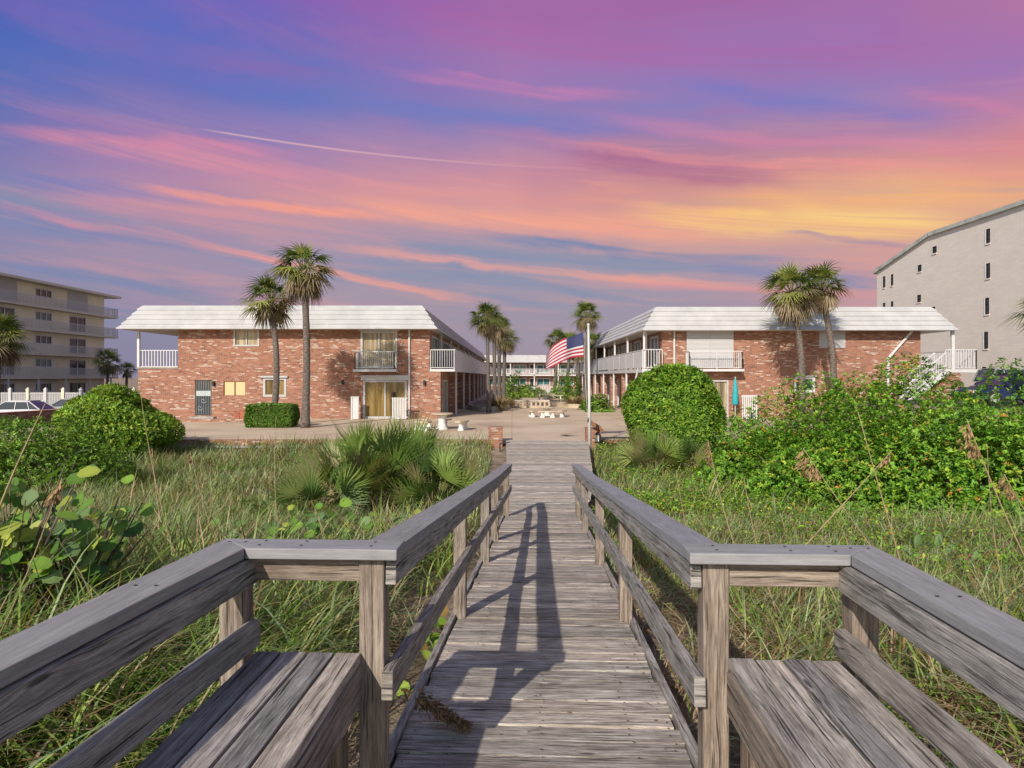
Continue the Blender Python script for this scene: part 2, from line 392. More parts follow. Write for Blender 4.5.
M['tancurt'] = curtain('tan_blinds_behind_glass', (.30,.24,.15), (.50,.42,.30))
M['creamblind'] = simple('cream_window_blind', (.66,.50,.27), .5, .05)
def shutter_mat():
    m, t, b, o = new_mat('ribbed_white_shutter'); uv = t.n('ShaderNodeUVMap'); uv.uv_map = 'UVMap'
    sp = t.n('ShaderNodeSeparateXYZ'); t.l(uv.outputs[0], sp.inputs[0])
    w = t.m('SINE', t.m('MULTIPLY', sp.outputs[1], 2*math.pi/.075))
    set_in(t, b, 'Base Color', t.mix(t.maprange(w, -1, 1), (.46,.46,.475), (.60,.60,.61))); set_in(t, b, 'Roughness', .5)
    bump(t, b, w, .01); return m
M['shutter'] = shutter_mat()
def grey_wall_mat():
    m, t, b, o = new_mat('grey_painted_block_wall'); uv = t.n('ShaderNodeUVMap'); uv.uv_map = 'UVMap'
    br = t.n('ShaderNodeTexBrick'); t.l(uv.outputs[0], br.inputs['Vector']); br.inputs['Scale'].default_value = 1
    br.inputs['Brick Width'].default_value = .8; br.inputs['Row Height'].default_value = .2; br.inputs['Mortar Size'].default_value = .012
    br.inputs['Color1'].default_value = (.70,.64,.56,1); br.inputs['Color2'].default_value = (.75,.69,.61,1); br.inputs['Mortar'].default_value = (.63,.58,.51,1)
    n = t.noise(uv.outputs[0], .5, 5, .65)
    c = t.mix(t.maprange(n, .4, .7, 0, .45), br.outputs[0], (.62,.56,.49))
    set_in(t, b, 'Base Color', c); set_in(t, b, 'Roughness', .9); return m
M['greywall'] = grey_wall_mat()
def pave_mat():
    m, t, b, o = new_mat('tan_exposed_aggregate_paving'); g = t.n('ShaderNodeNewGeometry'); p = g.outputs['Position']
    a = t.noise(p, .25, 5, .6); f = t.noise(p, 40, 3, .6)
    c = t.ramp(t.m('ADD', t.m('MULTIPLY', a, .6), t.m('MULTIPLY', f, .4)), [(.35, (.36,.27,.185)), (.5, (.55,.43,.305)), (.66, (.66,.535,.40))])
    br = t.n('ShaderNodeTexBrick'); t.l(p, br.inputs['Vector']); br.offset = 0; br.inputs['Scale'].default_value = 1
    br.inputs['Brick Width'].default_value = 6.1; br.inputs['Row Height'].default_value = 7.0; br.inputs['Mortar Size'].default_value = .02
    c = t.mix(t.m('MULTIPLY', br.outputs['Fac'], .45), c, (.17,.13,.10))
    set_in(t, b, 'Base Color', c); set_in(t, b, 'Roughness', .9); bump(t, b, f, .003); return m
M['pave'] = pave_mat()
def sand_mat():
    m, t, b, o = new_mat('sand_with_leaf_litter'); g = t.n('ShaderNodeNewGeometry'); p = g.outputs['Position']
    n1 = t.noise(p, 1.3, 6, .65); n2 = t.noise(p, 22, 5, .7); n3 = t.noise(p, 140, 3, .6)
    c = t.ramp(n2, [(.3, (.30,.22,.16)), (.5, (.42,.33,.25)), (.7, (.50,.41,.32))])
    c = t.mix(t.maprange(n1, .42, .62, 0, .75), c, (.10,.085,.05))
    c = t.mix(t.maprange(n3, .56, .66, 0, .6), c, (.10,.07,.045))
    set_in(t, b, 'Base Color', c); set_in(t, b, 'Roughness', .95); set_in(t, b, 'Specular IOR Level', .1)
    bump(t, b, t.m('ADD', n2, t.m('MULTIPLY', n3, .4)), .03); return m
M['sand'] = sand_mat()
def asphalt_mat():
    m, t, b, o = new_mat('asphalt'); g = t.n('ShaderNodeNewGeometry')
    n = t.noise(g.outputs['Position'], 30, 4); set_in(t, b, 'Base Color', t.mix(n, (.04,.04,.042), (.08,.078,.075))); set_in(t, b, 'Roughness', .9); return m
M['asphalt'] = asphalt_mat()
def leaf_mat(name, trans=.3, rough=.5, spec=.35):
    m, t, b, o = new_mat(name); ta = t.n('ShaderNodeAttribute'); ta.attribute_name = 'tint'; c = ta.outputs['Color']
    set_in(t, b, 'Base Color', c); set_in(t, b, 'Roughness', rough); set_in(t, b, 'Specular IOR Level', spec)
    tr = t.n('ShaderNodeBsdfTranslucent'); t.l(t.mix(1.0, c, (1.15,1.15,.5), 'MULTIPLY'), tr.inputs[0])
    mx = t.n('ShaderNodeMixShader'); mx.inputs[0].default_value = trans; t.l(b.outputs[0], mx.inputs[1]); t.l(tr.outputs[0], mx.inputs[2]); t.l(mx.outputs[0], o.inputs[0])
    return m
M['leaf'] = leaf_mat('leaf'); M['blade'] = leaf_mat('grass_blade', .35, .6, .2); M['dry'] = leaf_mat('dry_frond', .15, .8, .1)
def bark_mat(name, a, bcol, ring=True):
    m, t, b, o = new_mat(name); uv = t.n('ShaderNodeUVMap'); uv.uv_map = 'UVMap'
    sp = t.n('ShaderNodeSeparateXYZ'); t.l(uv.outputs[0], sp.inputs[0])
    n = t.noise(t.comb(t.m('MULTIPLY', sp.outputs[0], 6 if ring else 18), t.m('MULTIPLY', sp.outputs[1], 16 if ring else 3)), 1, 4, .65)
    set_in(t, b, 'Base Color', t.ramp(n, [(.35, a), (.65, bcol)])); set_in(t, b, 'Roughness', .9); bump(t, b, n, .03); return m
M['palmbark'] = bark_mat('grey_palm_bark', (.06,.045,.038), (.22,.185,.16))
M['bark'] = bark_mat('shrub_bark', (.07,.055,.04), (.22,.17,.13), False)
def car_paint(name, c):
    m, t, b, o = new_mat(name); g = t.n('ShaderNodeNewGeometry'); n = t.noise(g.outputs['Position'], 2, 3)
    set_in(t, b, 'Base Color', t.mix(n, tuple(x*.9 for x in c), tuple(min(1, x*1.1) for x in c))); set_in(t, b, 'Roughness', .45); set_in(t, b, 'Specular IOR Level', .3); return m
M['carwhite'] = car_paint('white_car_paint', (.6,.6,.62)); M['carsilver'] = car_paint('silver_car_paint', (.30,.30,.32)); M['carblue'] = car_paint('dark_blue_car_paint', (.02,.028,.09))
# ------------------------------------------------------------------ terrain
TH = math.atan(30 / F)
KN = [(-6,-1.44),(-1,-1.44),(1.0,-1.46),(2.4,-1.56),(4.25,-1.70),(5.5,-1.80),(8.1,-2.04),(11.8,-2.37),(13.5,-2.42),(16,-2.425),(26,-2.426)]
def deck_z(l): return CZ + float(np.interp(l, [k[0] for k in KN], [k[1] for k in KN]))
def sm(x, a, b):
    t = np.clip((x - a) / (b - a), 0, 1); return t*t*(3-2*t)
def ground_z(x, y):
    x = np.asarray(x, float); y = np.asarray(y, float)
    dz = CZ + np.interp(y, [k[0] for k in KN], [k[1] for k in KN])
    g = dz - .30 - .12*sm(y, 10, 20) - .22*sm(-x, 1.5, 4)*sm(y, 12, 20)
    lump = (np.sin(x*.9+1.3)*np.cos(y*.7+.4) + .5*np.sin(x*2.1-y*1.7)) * .09
    off = sm(np.abs(x - y*math.tan(TH)), .9, 2.6)
    g = g + lump*off + .10*off*sm(-y, -9, -3)
    near = 1 - sm(y, 24, 26.2)
    far = np.full_like(x, -.16)
    far = far + sm(-x, 23, 26)*-.46 + sm(x, 25.5, 27)*-.3
    g = g*near + far*(1-near)
    g = g + 1.25*sm(x, 15.5, 19)*sm(y, 24, 27)*(1-sm(y, 40, 46))*(1-.0*x)
    g = g - 3.5*sm(-y, 8, 40)
    return g
def terrain():
    xs = np.unique(np.concatenate([np.arange(-30, 32, .4), np.linspace(-900, -30, 24), np.linspace(32, 900, 24)]))
    ys = np.unique(np.concatenate([np.arange(-8, 50, .4), np.linspace(-200, -8, 14), np.linspace(50, 1500, 30)]))
    XX, YY = np.meshgrid(xs, ys, indexing='ij'); ZZ = ground_z(XX, YY)
    V = np.stack([XX.ravel(), YY.ravel(), ZZ.ravel()], 1); n = len(ys); idx = np.arange(len(xs)*n).reshape(len(xs), n)
    Fc = np.stack([idx[:-1,:-1].ravel(), idx[1:,:-1].ravel(), idx[1:,1:].ravel(), idx[:-1,1:].ravel()], 1)
    o = mesh_np('ground', V, Fc, np.ones((len(V),3)), M['sand'], smooth=True); tag(o, kind='structure')
terrain()
b = MB(); b.box(-23, 24.5, 26.05, 131, -.14, 0); tag(b.build('courtyard_paving', M['pave']), kind='structure')
b = MB(); b.box(-90, -23.6, 36, 90, -.9, -.58); tag(b.build('parking_lot', M['asphalt']), kind='structure')
b = MB(); b.box(19.6, 45, 27.5, 46, .3, 1.13); tag(b.build('side_parking_lot', M['asphalt']), kind='structure')

# ------------------------------------------------------------------ boardwalk (local frame: a across, l along, z)
bw = empty('boardwalk', (0, 0, 0), -TH)
tag(bw, 'weathered grey wooden beach boardwalk with railings and side benches, leading to the courtyard', 'boardwalk')
def tw(k=.10): 
    g = 1 + random.uniform(-k, k); w = random.uniform(-.03, .03); return (g*(1+w), g, g*(1-w))
mb = MB(); l = -2.6
while l < 25.9:
    w = .138; 
    if l < 12.2: aL, aR = -.62, .62
    else:
        dd = l + w/2
        # beyond the railings the deck fans out to the width of the courtyard gate
        aL = np.interp(dd, [12.2, 16, 26], [-.62, -.80, -1.36]) ; aR = np.interp(dd, [12.2, 13.6, 16, 26], [.62, .95, 1.20, 1.75])
    z0, z1 = deck_z(l), deck_z(l+w); j = random.uniform(-.004, .004); s0, s1 = random.uniform(-.012,.012), random.uniform(-.012,.012); cup = random.uniform(-.003,.003)
    mb.tint = tw(.26); aL += s0; aR += s1
    T = .036; e = random.uniform(-.003, .003)
    mb.hexa([(aL,l+e,z0-T+j),(aR,l-e,z0-T+j),(aR,l+w-e,z1-T+j),(aL,l+w+e,z1-T+j)], [(aL,l+e,z0+j+cup),(aR,l-e,z0+j-cup),(aR,l+w-e,z1+j-cup),(aL,l+w+e,z1+j+cup)], (1,0,0), (random.uniform(0,50), random.uniform(0,50)))
    l += w + random.choice([.007, .010, .014])
mb.build('deck_planks', M['deck'], bw, bevel=.004)
for sgn in (-1, 1):
    mb = MB(); kn = [-2.6, 1.0, 2.5, 4.25, 5.5, 8.1, 11.8]
    for p, q in zip(kn[:-1], kn[1:]):
        mb.tint = tw(); mb.beam((sgn*.648, p, deck_z(p)-.085), (sgn*.648, q, deck_z(q)-.085), .04, .21)
    mb.build('side_stringer', M['rail'], bw, bevel=.003)
    # joists that carry the planks
    mb = MB()
    for p, q in zip(kn[:-1], kn[1:]): mb.beam((sgn*.40, p, deck_z(p)-.14), (sgn*.40, q, deck_z(q)-.14), .04, .19)
    mb.build('joist', M['rail'], bw)
CAPK = [(2.41, -.600), (8.0, -1.165), (11.55, -1.475)]
def cap_z(l): return CZ + float(np.interp(l, [k[0] for k in CAPK], [k[1] for k in CAPK]))
CT = .038
def post(a, l, top, bottom, w=.089, d=.089):
    mb = MB(); mb.tint = tw(.12); mb.box(a-w/2, a+w/2, l-d/2, l+d/2, bottom, top, (0,0,1), (random.uniform(0,50), random.uniform(0,50)))
    return mb.build('post', M['post'], bw, bevel=.005)
for sgn, ls in ((-1, [2.425, 5.0, 7.2, 8.7, 11.45]), (1, [2.425, 4.95, 7.15, 9.6, 11.45])):
    ac = sgn*.575
    for l in ls: post(sgn*.60, l, cap_z(l)-CT-.002, deck_z(l)-.75)
    mb = MB(); mb.tint = tw(.05)
    for (l0, z0), (l1, z1) in zip(CAPK[:-1], CAPK[1:]):
        nseg = 4
        for k in range(nseg):
            # slight sag between posts
            p, q = l0+(l1-l0)*k/nseg, l0+(l1-l0)*(k+1)/nseg
            if k == 0 and l0 < 3: p = 2.405
            zp, zq = cap_z(p)-CT/2, cap_z(q)-CT/2
            x0, x1 = ac-.07*1, ac+.07*1
            mb.hexa([(x0,p,zp-CT/2),(x1,p,zp-CT/2),(x1,q,zq-CT/2),(x0,q,zq-CT/2)], [(x0,p,zp+CT/2),(x1,p,zp+CT/2),(x1,q,zq+CT/2),(x0,q,zq+CT/2)], (0,1,0), (3*sgn, 1))
    mb.build('handrail_cap', M['cap'], bw)
    mb = MB()
    for (l0, z0), (l1, z1) in zip(CAPK[:-1], CAPK[1:]):
        mb.tint = tw(); mb.beam((sgn*.533, l0-.02, cap_z(l0)-CT-.050), (sgn*.533, l1, cap_z(l1)-CT-.050), .038, .095)
    mb.build('top_rail_board', M['rail'], bw, bevel=.004)
    mb = MB()
    for p, q in ((2.33, 5.5), (5.5, 8.1), (8.1, 11.6)):
        h0, h1 = (.53, .50) if p < 3 else (.50, .50)
        mb.tint = tw(); mb.beam((sgn*.533, p, deck_z(p)+h0-.04), (sgn*.533, q, deck_z(q)+h1-.04), .040, .10)
    mb.build('lower_rail', M['rail'], bw, bevel=.004)
    # wing: side rail of the overlook with a bench
    A = 1.10; zc = CZ - .600
    yb, yf = 2.475, 2.335
    mb = MB(); mb.tint = tw(.05)
    c = [(sgn*.50, yf-.003), (sgn*.50, yb-.003), (sgn*(A+.07), yb-.003), (sgn*(A-.07), yf-.003)]
    if sgn > 0: c = [c[0], c[3], c[2], c[1]]
    zt = zc + .003
    mb.hexa([(x,y,zt-CT) for x, y in c], [(x,y,zt) for x, y in c], (1,0,0), (7, 3))
    mb.build('end_cap_board', M['cap'], bw, bevel=.004)
    mb = MB(); mb.tint = tw(.05)
    SP = .30 if sgn < 0 else .04
    c = [(sgn*(A+.068), yb-.003), (sgn*(A+.068+SP), -2.6), (sgn*(A-.050+SP), -2.6), (sgn*(A-.067), yf-.006)]
    if sgn > 0: c = c[::-1]
    mb.hexa([(x,y,zt-CT-.0) for x, y in c], [(x,y,zt) for x, y in c], (0,1,0), (11, 5))
    mb.build('side_cap_board', M['cap'], bw, bevel=.004)
    mb = MB(); mb.tint = tw(.1); mb.beam((sgn*.645, yb-.06, zc-CT-.045), (sgn*(A-.045), yb-.06, zc-CT-.045), .038, .088)
    mb.build('end_rail_board', M['post'], bw, bevel=.004)
    mb = MB(); mb.tint = tw(.1); mb.beam((sgn*(A-.062), yb-.03, zc-CT-.052), (sgn*(A-.062+SP), -2.6, zc-CT-.052), .038, .098)
    mb.build('side_rail_board', M['rail'], bw, bevel=.004)
    mb = MB(); mb.tint = tw(.1); mb.beam((sgn*(A-.062), yb-.04, CZ-.925), (sgn*(A-.062+SP), -2.6, CZ-.925), .038, .092)
    mb.build('backrest_rail', M['rail'], bw, bevel=.004)
    for l in (2.425, .3, -2.0): post(sgn*(A+.005+SP*(2.4-l)/5), l, zc-CT-.002, deck_z(l)-.8)
    # bench
    be = MB(); n = 4; x0, x1 = .632, A-.087; wd = (x1-x0)/n; zs = CZ - .968
    L1 = 2.375
    for k in range(n):
        p, q = x0 + wd*k + .0045, x0 + wd*(k+1) - .0045
        be.tint = [(.92,.90,.90), (1.18,1.14,1.12), (.70,.72,.77), (1.0,.98,.98)][k] if sgn > 0 else [(1.12,1.06,1.0), (.66,.68,.73), (1.02,1.0,1.02), (.62,.66,.74)][k]
        xa, xb = sorted((sgn*p, sgn*q)); j = random.uniform(-.003, .003)
        be.box(xa, xb, -2.5, L1, zs-.036+j, zs+j, (0,1,0), (random.uniform(0,50), random.uniform(0,50)))
    be.build('bench_seat', M['seat'], bw, bevel=.004)
    be = MB(); be.tint = tw(.08); xa, xb = sorted((sgn*(x0-.002), sgn*(x0+.036)))
    be.box(xa, xb, -2.5, L1-.01, zs-.036-.145, zs-.040, (0,1,0), (5*sgn, 9)); be.build('bench_skirt', M['post'], bw, bevel=.004)
    for l in (2.31, .4, -1.8):
        be = MB(); be.tint = (.8,.75,.7)
        xa, xb = sorted((sgn*(x0+.04), sgn*(x0+.12)))
        be.box(xa, xb, l-.04, l+.04, deck_z(l)-.7, zs-.042, (0,0,1), (l, 2)); be.build('bench_leg', M['post'], bw, bevel=.003)

# screw heads, two on each joist line of every plank, and along the caps
mb = MB(); l = -2.6 + .07; rs_ = random.Random(3)
def screw(a, l, z, r=.0045):
    mb.face([(a+r*math.cos(k*1.047), l+r*math.sin(k*1.047), z+.0045) for k in range(6)])
while l < 11.6:
    for a in (-.57, -.40, 0, .40, .57):
        for o_ in (-.035, .035):
            if rs_.random() < .85: screw(a+rs_.uniform(-.012,.012), l+o_+rs_.uniform(-.01,.01), deck_z(l+o_)+.006, .005)
    l += .1463
for sgn in (-1, 1):
    for l in (2.42, 1.9, 1.3, .7, .1):
        for o_ in (-.03, .03): screw(sgn*(1.10 + (.06*(2.4-l) if sgn < 0 else 0))+o_, l, CZ-.600+.001, .006)
    for a in (.6, .85, 1.0):
        for o_ in (-.03, .03): screw(sgn*a, 2.405+o_, CZ-.600+.001, .006)
scr = mb.build('screw_heads', M['dark'], bw); scr['kind'] = 'stuff'

# ------------------------------------------------------------------ generic building bits
def wall(parent, mat, axis, c, u0, u1, z0, z1, th, openings=(), name='wall', inward=1):
    """wall slab whose outer face lies at coordinate c. axis 'x': wall runs along x, outer face y=c; 'y': runs along y, outer face x=c"""
    us = sorted({u0, u1, *[o[0] for o in openings], *[o[1] for o in openings]}); zs = sorted({z0, z1, *[o[2] for o in openings], *[o[3] for o in openings]})
    us = [u for u in us if u0 <= u <= u1]; zs = [z for z in zs if z0 <= z <= z1]
    mb = MB(); c0, c1 = sorted((c, c + inward*th))
    for i in range(len(us)-1):
        run = None
        for j in range(len(zs)):
            solid = j < len(zs)-1 and not any(o[0] <= us[i]+1e-6 and o[1] >= us[i+1]-1e-6 and o[2] <= zs[j]+1e-6 and o[3] >= zs[j+1]-1e-6 for o in openings)
            if solid and run is None: run = zs[j]
            if not solid and run is not None:
                if axis == 'x': mb.box(us[i], us[i+1], c0, c1, run, zs[j])
                else: mb.box(c0, c1, us[i], us[i+1], run, zs[j])
                run = None
    return mb.build(name, mat, parent)
def window(parent, axis, c, u0, u1, z0, z1, inward=1, fr=.07, pane='glass', mull=1, trans=0, proud=.03, depth=.10, name='window', head=0., framemat='frame'):
    """framed window filling an opening; the pane is a sub-part"""
    mb = MB(); a, b_ = c - inward*proud, c + inward*depth; c0, c1 = sorted((a, b_))
    def bx(p, q, r, s, k0=c0, k1=c1):
        if axis == 'x': mb.box(p, q, k0, k1, r, s)
        else: mb.box(k0, k1, p, q, r, s)
    bx(u0-.02, u0+fr, z0-.02, z1+.02); bx(u1-fr, u1+.02, z0-.02, z1+.02)
    bx(u0+fr, u1-fr, z0-.02, z0+fr); bx(u0+fr, u1-fr, z1-fr, z1+.02)
    m0, m1 = sorted((c + inward*.0, c + inward*depth))
    for k in range(1, mull+1):
        u = u0 + (u1-u0)*k/(mull+1); bx(u-fr*.4, u+fr*.4, z0+fr, z1-fr, m0, m1)
    for k in range(1, trans+1):
        z = z0 + (z1-z0)*k/(trans+1); bx(u0+fr, u1-fr, z-.02, z+.02, m0+.004, m1-.004)
    if head:
        h0, h1 = sorted((c - inward*.14, c - inward*.002)); bx(u0-.12, u1+.12, z1+.022, z1+.022+head, h0, h1)
    w = mb.build(name, M[framemat], parent)
    mb = MB(); k = c + inward*(depth-.03); k0, k1 = sorted((k, k+inward*.02))
    if axis == 'x': mb.box(u0+fr, u1-fr, k0, k1, z0+fr, z1-fr)
    else: mb.box(k0, k1, u0+fr, u1-fr, z0+fr, z1-fr)
    mb.build('pane', M[pane], w); return w
def railing(parent, pts, h, mat='white', pitch=.12, name='railing', r=.022, picket=.018, base=.08):
    mb = MB()
    for p, q in zip(pts[:-1], pts[1:]):
        p, q = Vector(p), Vector(q); L = (q-p).length
        mb.beam(p+Vector((0,0,h)), q+Vector((0,0,h)), .05, .045); mb.beam(p+Vector((0,0,base)), q+Vector((0,0,base)), .035, .035)
        n = max(1, int(L/pitch))
        for k in range(n+1):
            c = p + (q-p)*k/n; rr = r if k in (0, n) or k % 14 == 0 else picket/2
            mb.beam(c+Vector((0,0,0 if rr == r else base)), c+Vector((0,0,h-.02)), rr*2, rr*2, up=(0,1,0))
    return mb.build(name, M[mat], parent)
def ring_roof(parent, x0, x1, y0, y1, prof, name='roof'):
    """profile (outset, z) swept round a rectangle, closed flat on top and by a soffit"""
    mb = MB()
    R = [[(x0-o,y0-o,z),(x1+o,y0-o,z),(x1+o,y1+o,z),(x0-o,y1+o,z)] for o, z in prof]
    for A, B in zip(R[:-1], R[1:]):
        for k in range(4): mb.face([A[k], A[(k+1)%4], B[(k+1)%4], B[k]])
    mb.face(R[-1]); 
    r = mb.build(name, M['roof'], parent)
    mb = MB(); mb.face(R[0][::-1]); mb.build('soffit', M['soffit'], parent); return r
def mansard(ztop, zb, inset, n=5):
    pr = [(0, zb)]; H = ztop - zb
    for k in range(n):
        z0, z1 = zb + H*k/n, zb + H*(k+1)/n; o0, o1 = -inset*k/n, -inset*(k+1)/n
        pr += [(o0+.035, z0 + (.0 if k else 0)), (o0+.035, z0+.06), (o1+.0, z1)]
    pr.append((-inset-.25, ztop)); return pr
EAVE, RTOP = 5.13, 6.55

# ------------------------------------------------------------------ left motel wing
lm = empty('motel_wing', (-12, 39.5, 0))
tag(lm, 'left two-storey red brick motel wing with white mansard roof and palms before it', 'motel building')
LY = 39.5
off = Vector(lm.location)
class Shift:
    """parts are modelled in world space; this moves them under their thing's own origin"""
    def __init__(s, root): s.root = root
    def done(s):
        inv = Matrix.Translation(-Vector(s.root.location))
        for ch in s.root.children: ch.matrix_parent_inverse = inv.copy()
def zed(py): return PZ(py, LY)
def xx(px): return PX(px, LY)
ops = [(xx(234), xx(259), zed(346), zed(329)-.02), (xx(195), xx(211.5), zed(415.5), zed(380)), (xx(223.5), xx(245.5), zed(396), zed(381)),
       (xx(263.5), xx(286), zed(396.5), zed(378)), (xx(361), xx(397), 2.93, zed(331.5)), (xx(363.5), xx(406.5), .02, zed(380.5))]
wall(lm, M['brick'], 'x', LY, PX(178,LY), PX(429.5,LY), -.05, EAVE+.02, .30, ops)
wall(lm, M['brick'], 'x', LY+.004, PX(138,LY), PX(178,LY), -.05, zed(368.5), .30, [])
wall(lm, M['brick'], 'x', LY+.003, PX(429.5,LY), PX(440.5,LY), -.05, 2.72, .30, [])
XL, XR_up, XR = PX(178,LY), PX(429.5,LY), PX(440.5,LY); YE = 118
window(lm, 'x', LY, *ops[0], pane='tancurt', head=.12, mull=1)
window(lm, 'x', LY, *ops[2], pane='creamblind', mull=1, fr=.04, proud=-.03, framemat='brown')
window(lm, 'x', LY, *ops[3], pane='ochre', mull=1, fr=.11, head=.10)
window(lm, 'x', LY, *ops[4], pane='tancurt', mull=1, head=.28, fr=.10, name='sliding_door')
window(lm, 'x', LY, *ops[5], pane='ochre', mull=1, head=.28, fr=.10, name='sliding_door')
# scrolled security door
dr = window(lm, 'x', LY, *ops[1], pane='glass', mull=0, fr=.06, proud=-.02, name='door', framemat='dark')
mb = MB(); u0, u1, z0, z1 = ops[1]; yg = LY+.03
for k in range(9):
    u = u0+.07+(u1-u0-.14)*k/8; mb.tube([(u, yg, z0+.05), (u, yg, z1-.05)], .008, 5)
for k in range(3):
    for s in range(14):
        t0, t1 = s/13*5.5, (s+1)/13*5.5; r0 = .03+.024*t0; r1 = .03+.024*t1; c = Vector(((u0+u1)/2 + (k-1)*.2, yg-.01, z0+.45+.42*k))
        mb.tube([c+Vector((r0*math.cos(t0),0,r0*math.sin(t0))), c+Vector((r1*math.cos(t1),0,r1*math.sin(t1)))], .014, 4)
mb.beam((u0+.06, yg, (z0+z1)/2+.25), (u1-.06, yg, (z0+z1)/2+.25), .03, .3); 
mb.build('security_grille', M['grille'], dr)
mb = MB(); mb.box(ops[1][0]-.15, ops[1][1]+.25, LY-.35, LY-.004, 0.004, .12); mb.build('door_step', M['concrete'], lm)
# soldier course of darker brick under the eave comes from the eave's shade; brick string course at floor level
mb = MB(); mb.box(XL+.001, XR_up-.35, LY-.02, LY-.001, 2.70, 2.76); mb.build('string_course', M['brick'], lm)
for px, py in ((214, 384), (394, 395), (424.5, 383), (343, 382.5)):
    mb = MB(); x, z = xx(px), zed(py); mb.box(x-.07, x+.07, LY-.02, LY-.001, z-.12, z+.16); mb.lathe((x, LY-.12, z-.1), [(.0,-.02),(.06,0),(.075,.2),(.02,.26),(0,.27)], 10)
    mb.build('wall_lamp', M['dark'], lm)
# side wall to the court, set back under the gallery: upper and lower storeys with doors, windows and brick piers
lo, up = [], []
yy = 40.3; k = 0
while yy < YE-6:
    lo += [(yy+.4, yy+3.4, .03, 2.2)]; lo += [(yy+4.4, yy+5.5, .03, 2.15)]
    up += [(yy+.3, yy+3.5, 2.95, 4.85), (yy+4.4, yy+5.4, 2.93, 4.85)]; yy += 7.0; k += 1
wall(lm, M['brick'], 'y', XR, LY+.30, YE, -.05, 2.72, .3, lo, inward=-1)
wall(lm, M['brick'], 'y', XR_up, LY+.30, YE, 2.72, EAVE+.02, .3, up, inward=-1)
for i, o in enumerate(lo):
    if o[0] > 90: continue
    if i % 2 == 0: window(lm, 'y', XR, *o, inward=-1, pane='ochre' if i % 4 == 0 else 'tancurt', name='sliding_door', fr=.09)
    else: window(lm, 'y', XR, *o, inward=-1, pane='glass', name='door', mull=0, fr=.07)
for i, o in enumerate(up):
    if o[0] > 90: continue
    window(lm, 'y', XR_up, *o, inward=-1, pane='ochre' if i % 4 == 0 else 'glass', name='window' if i % 2 == 0 else 'door', mull=1 - i % 2, fr=.08)
for i in range(10):
    y = 44.9 + 7*i; mb = MB(); mb.box(XR+.003, XR+.42, y-.25, y+.25, -.03, 2.70); mb.build('brick_pier', M['brick'], lm)
XB = PX(455.5, 40)
mb = MB(); mb.box(XR_up, XB, LY+.02, YE, 2.72, 2.86); mb.build('gallery_slab', M['white'], lm)
railing(lm, [(XR_up+.05, LY+.1, 2.86), (XB-.05, LY+.1, 2.86)], 1.12, pitch=.13, name='gallery_railing', picket=.022)
mb = MB()
y = LY+.15
while y < YE: mb.box(XB-.06, XB-.01, y, min(y+2.35, YE), 2.865, 3.98); y += 2.38
mb.beam((XB-.035, LY+.05, 4.0), (XB-.035, YE, 4.0), .09, .05)
mb.build('gallery_parapet', M['white'], lm)
for i in range(9):
    y = 43.5 + 7*i
    mb = MB(); mb.box(PX(434,38.7)-.12, PX(434,38.7)-.02, y-.05, y+.05, 2.862, EAVE); mb.build('gallery_post', M['white'], lm)
    mb = MB(); mb.box(XB-.30, XB-.19, y-.05, y+.05, -.01, 2.715); mb.build('gallery_post', M['white'], lm)
# juliet balcony on the front
def front_balcony(parent, x0, x1, z, y, out=1.0, h=1.0):
    ba = MB(); ba.box(x0-.1, x1+.1, y-out, y-.005, z-.14, z); o = ba.build('balcony', M['white'], parent)
    railing(o, [(x0, y-.05, z), (x0, y-out+.06, z), (x1, y-out+.06, z), (x1, y-.05, z)], h, pitch=.11); return o
front_balcony(lm, xx(358), xx(396.5), 2.84, LY, .8)
# patio privacy panel and small fence below
mb = MB(); 
for k in range(9): mb.box(xx(396)+k*.09, xx(396)+k*.09+.06, LY-1.3, LY-1.27, .05, 1.25)
mb.box(xx(396)-.02, xx(396)+.85, LY-1.26, LY-1.22, 1.18, 1.25); mb.box(xx(396)-.02, xx(396)+.85, LY-1.26, LY-1.22, .12, .2)
tag(mb.build('picket_screen', M['white']), 'low white slatted screen before the ground floor sliding door', 'screen')
mb = MB(); mb.box(xx(355), xx(362), LY-.9, LY-.84, .02, 1.25); mb.box(xx(355)-.03, xx(362)+.03, LY-.92, LY-.82, 1.25, 1.3); mb.box(xx(355)-.02, xx(355)+.05,LY-.94,LY-.8,0.001,1.25)
tag(mb.build('privacy_panel', M['white']), 'small white privacy panel left of the ochre-curtained sliding door', 'panel')
# downpipe
mb = MB(); mb.tube([(xx(409.5), LY-.08, EAVE), (xx(409.5), LY-.08, 0.0)], .055, 8); mb.build('downpipe', M['white'], lm)
# far left open gallery
mb = MB(); mb.box(PX(138,LY)-.05, XL-.002, LY-.05, LY+9, zed(368.5)+.0, zed(368.5)+.10); mb.build('left_gallery_slab', M['concrete'], lm)
wall(lm, M['brick'], 'y', PX(138,LY), LY+.30, YE-60, -.05, zed(368.5), .3, [])
wall(lm, M['brick'], 'y', XL, LY+.30, YE, -.05, EAVE+.02, .3, [])
railing(lm, [(PX(139,LY), LY+.1, zed(368.5)+.1), (XL, LY+.1, zed(368.5)+.1)], .95, pitch=.17, name='left_railing', picket=.045, base=.02)
mb = MB(); mb.box(PX(137,LY), PX(137,LY)+.13, LY, LY+.13, zed(368.5)+.1, EAVE); mb.build('left_column', M['white'], lm)
mb = MB(); mb.box(XL+.5, XR_up-.5, YE-.4, YE-.1, 0, EAVE); mb.build('rear_wall', M['brick'], lm)
ring_roof(lm, PX(117,38.7), PX(436.5,38.7), 38.7, YE+1, mansard(RTOP, EAVE, .95))
mb = MB(); x = PX(322, 44); mb.box(x-.6, x+1.2, 44, 45, RTOP+.001, RTOP+.20); mb.build('roof_vent', M['soffit'], lm)
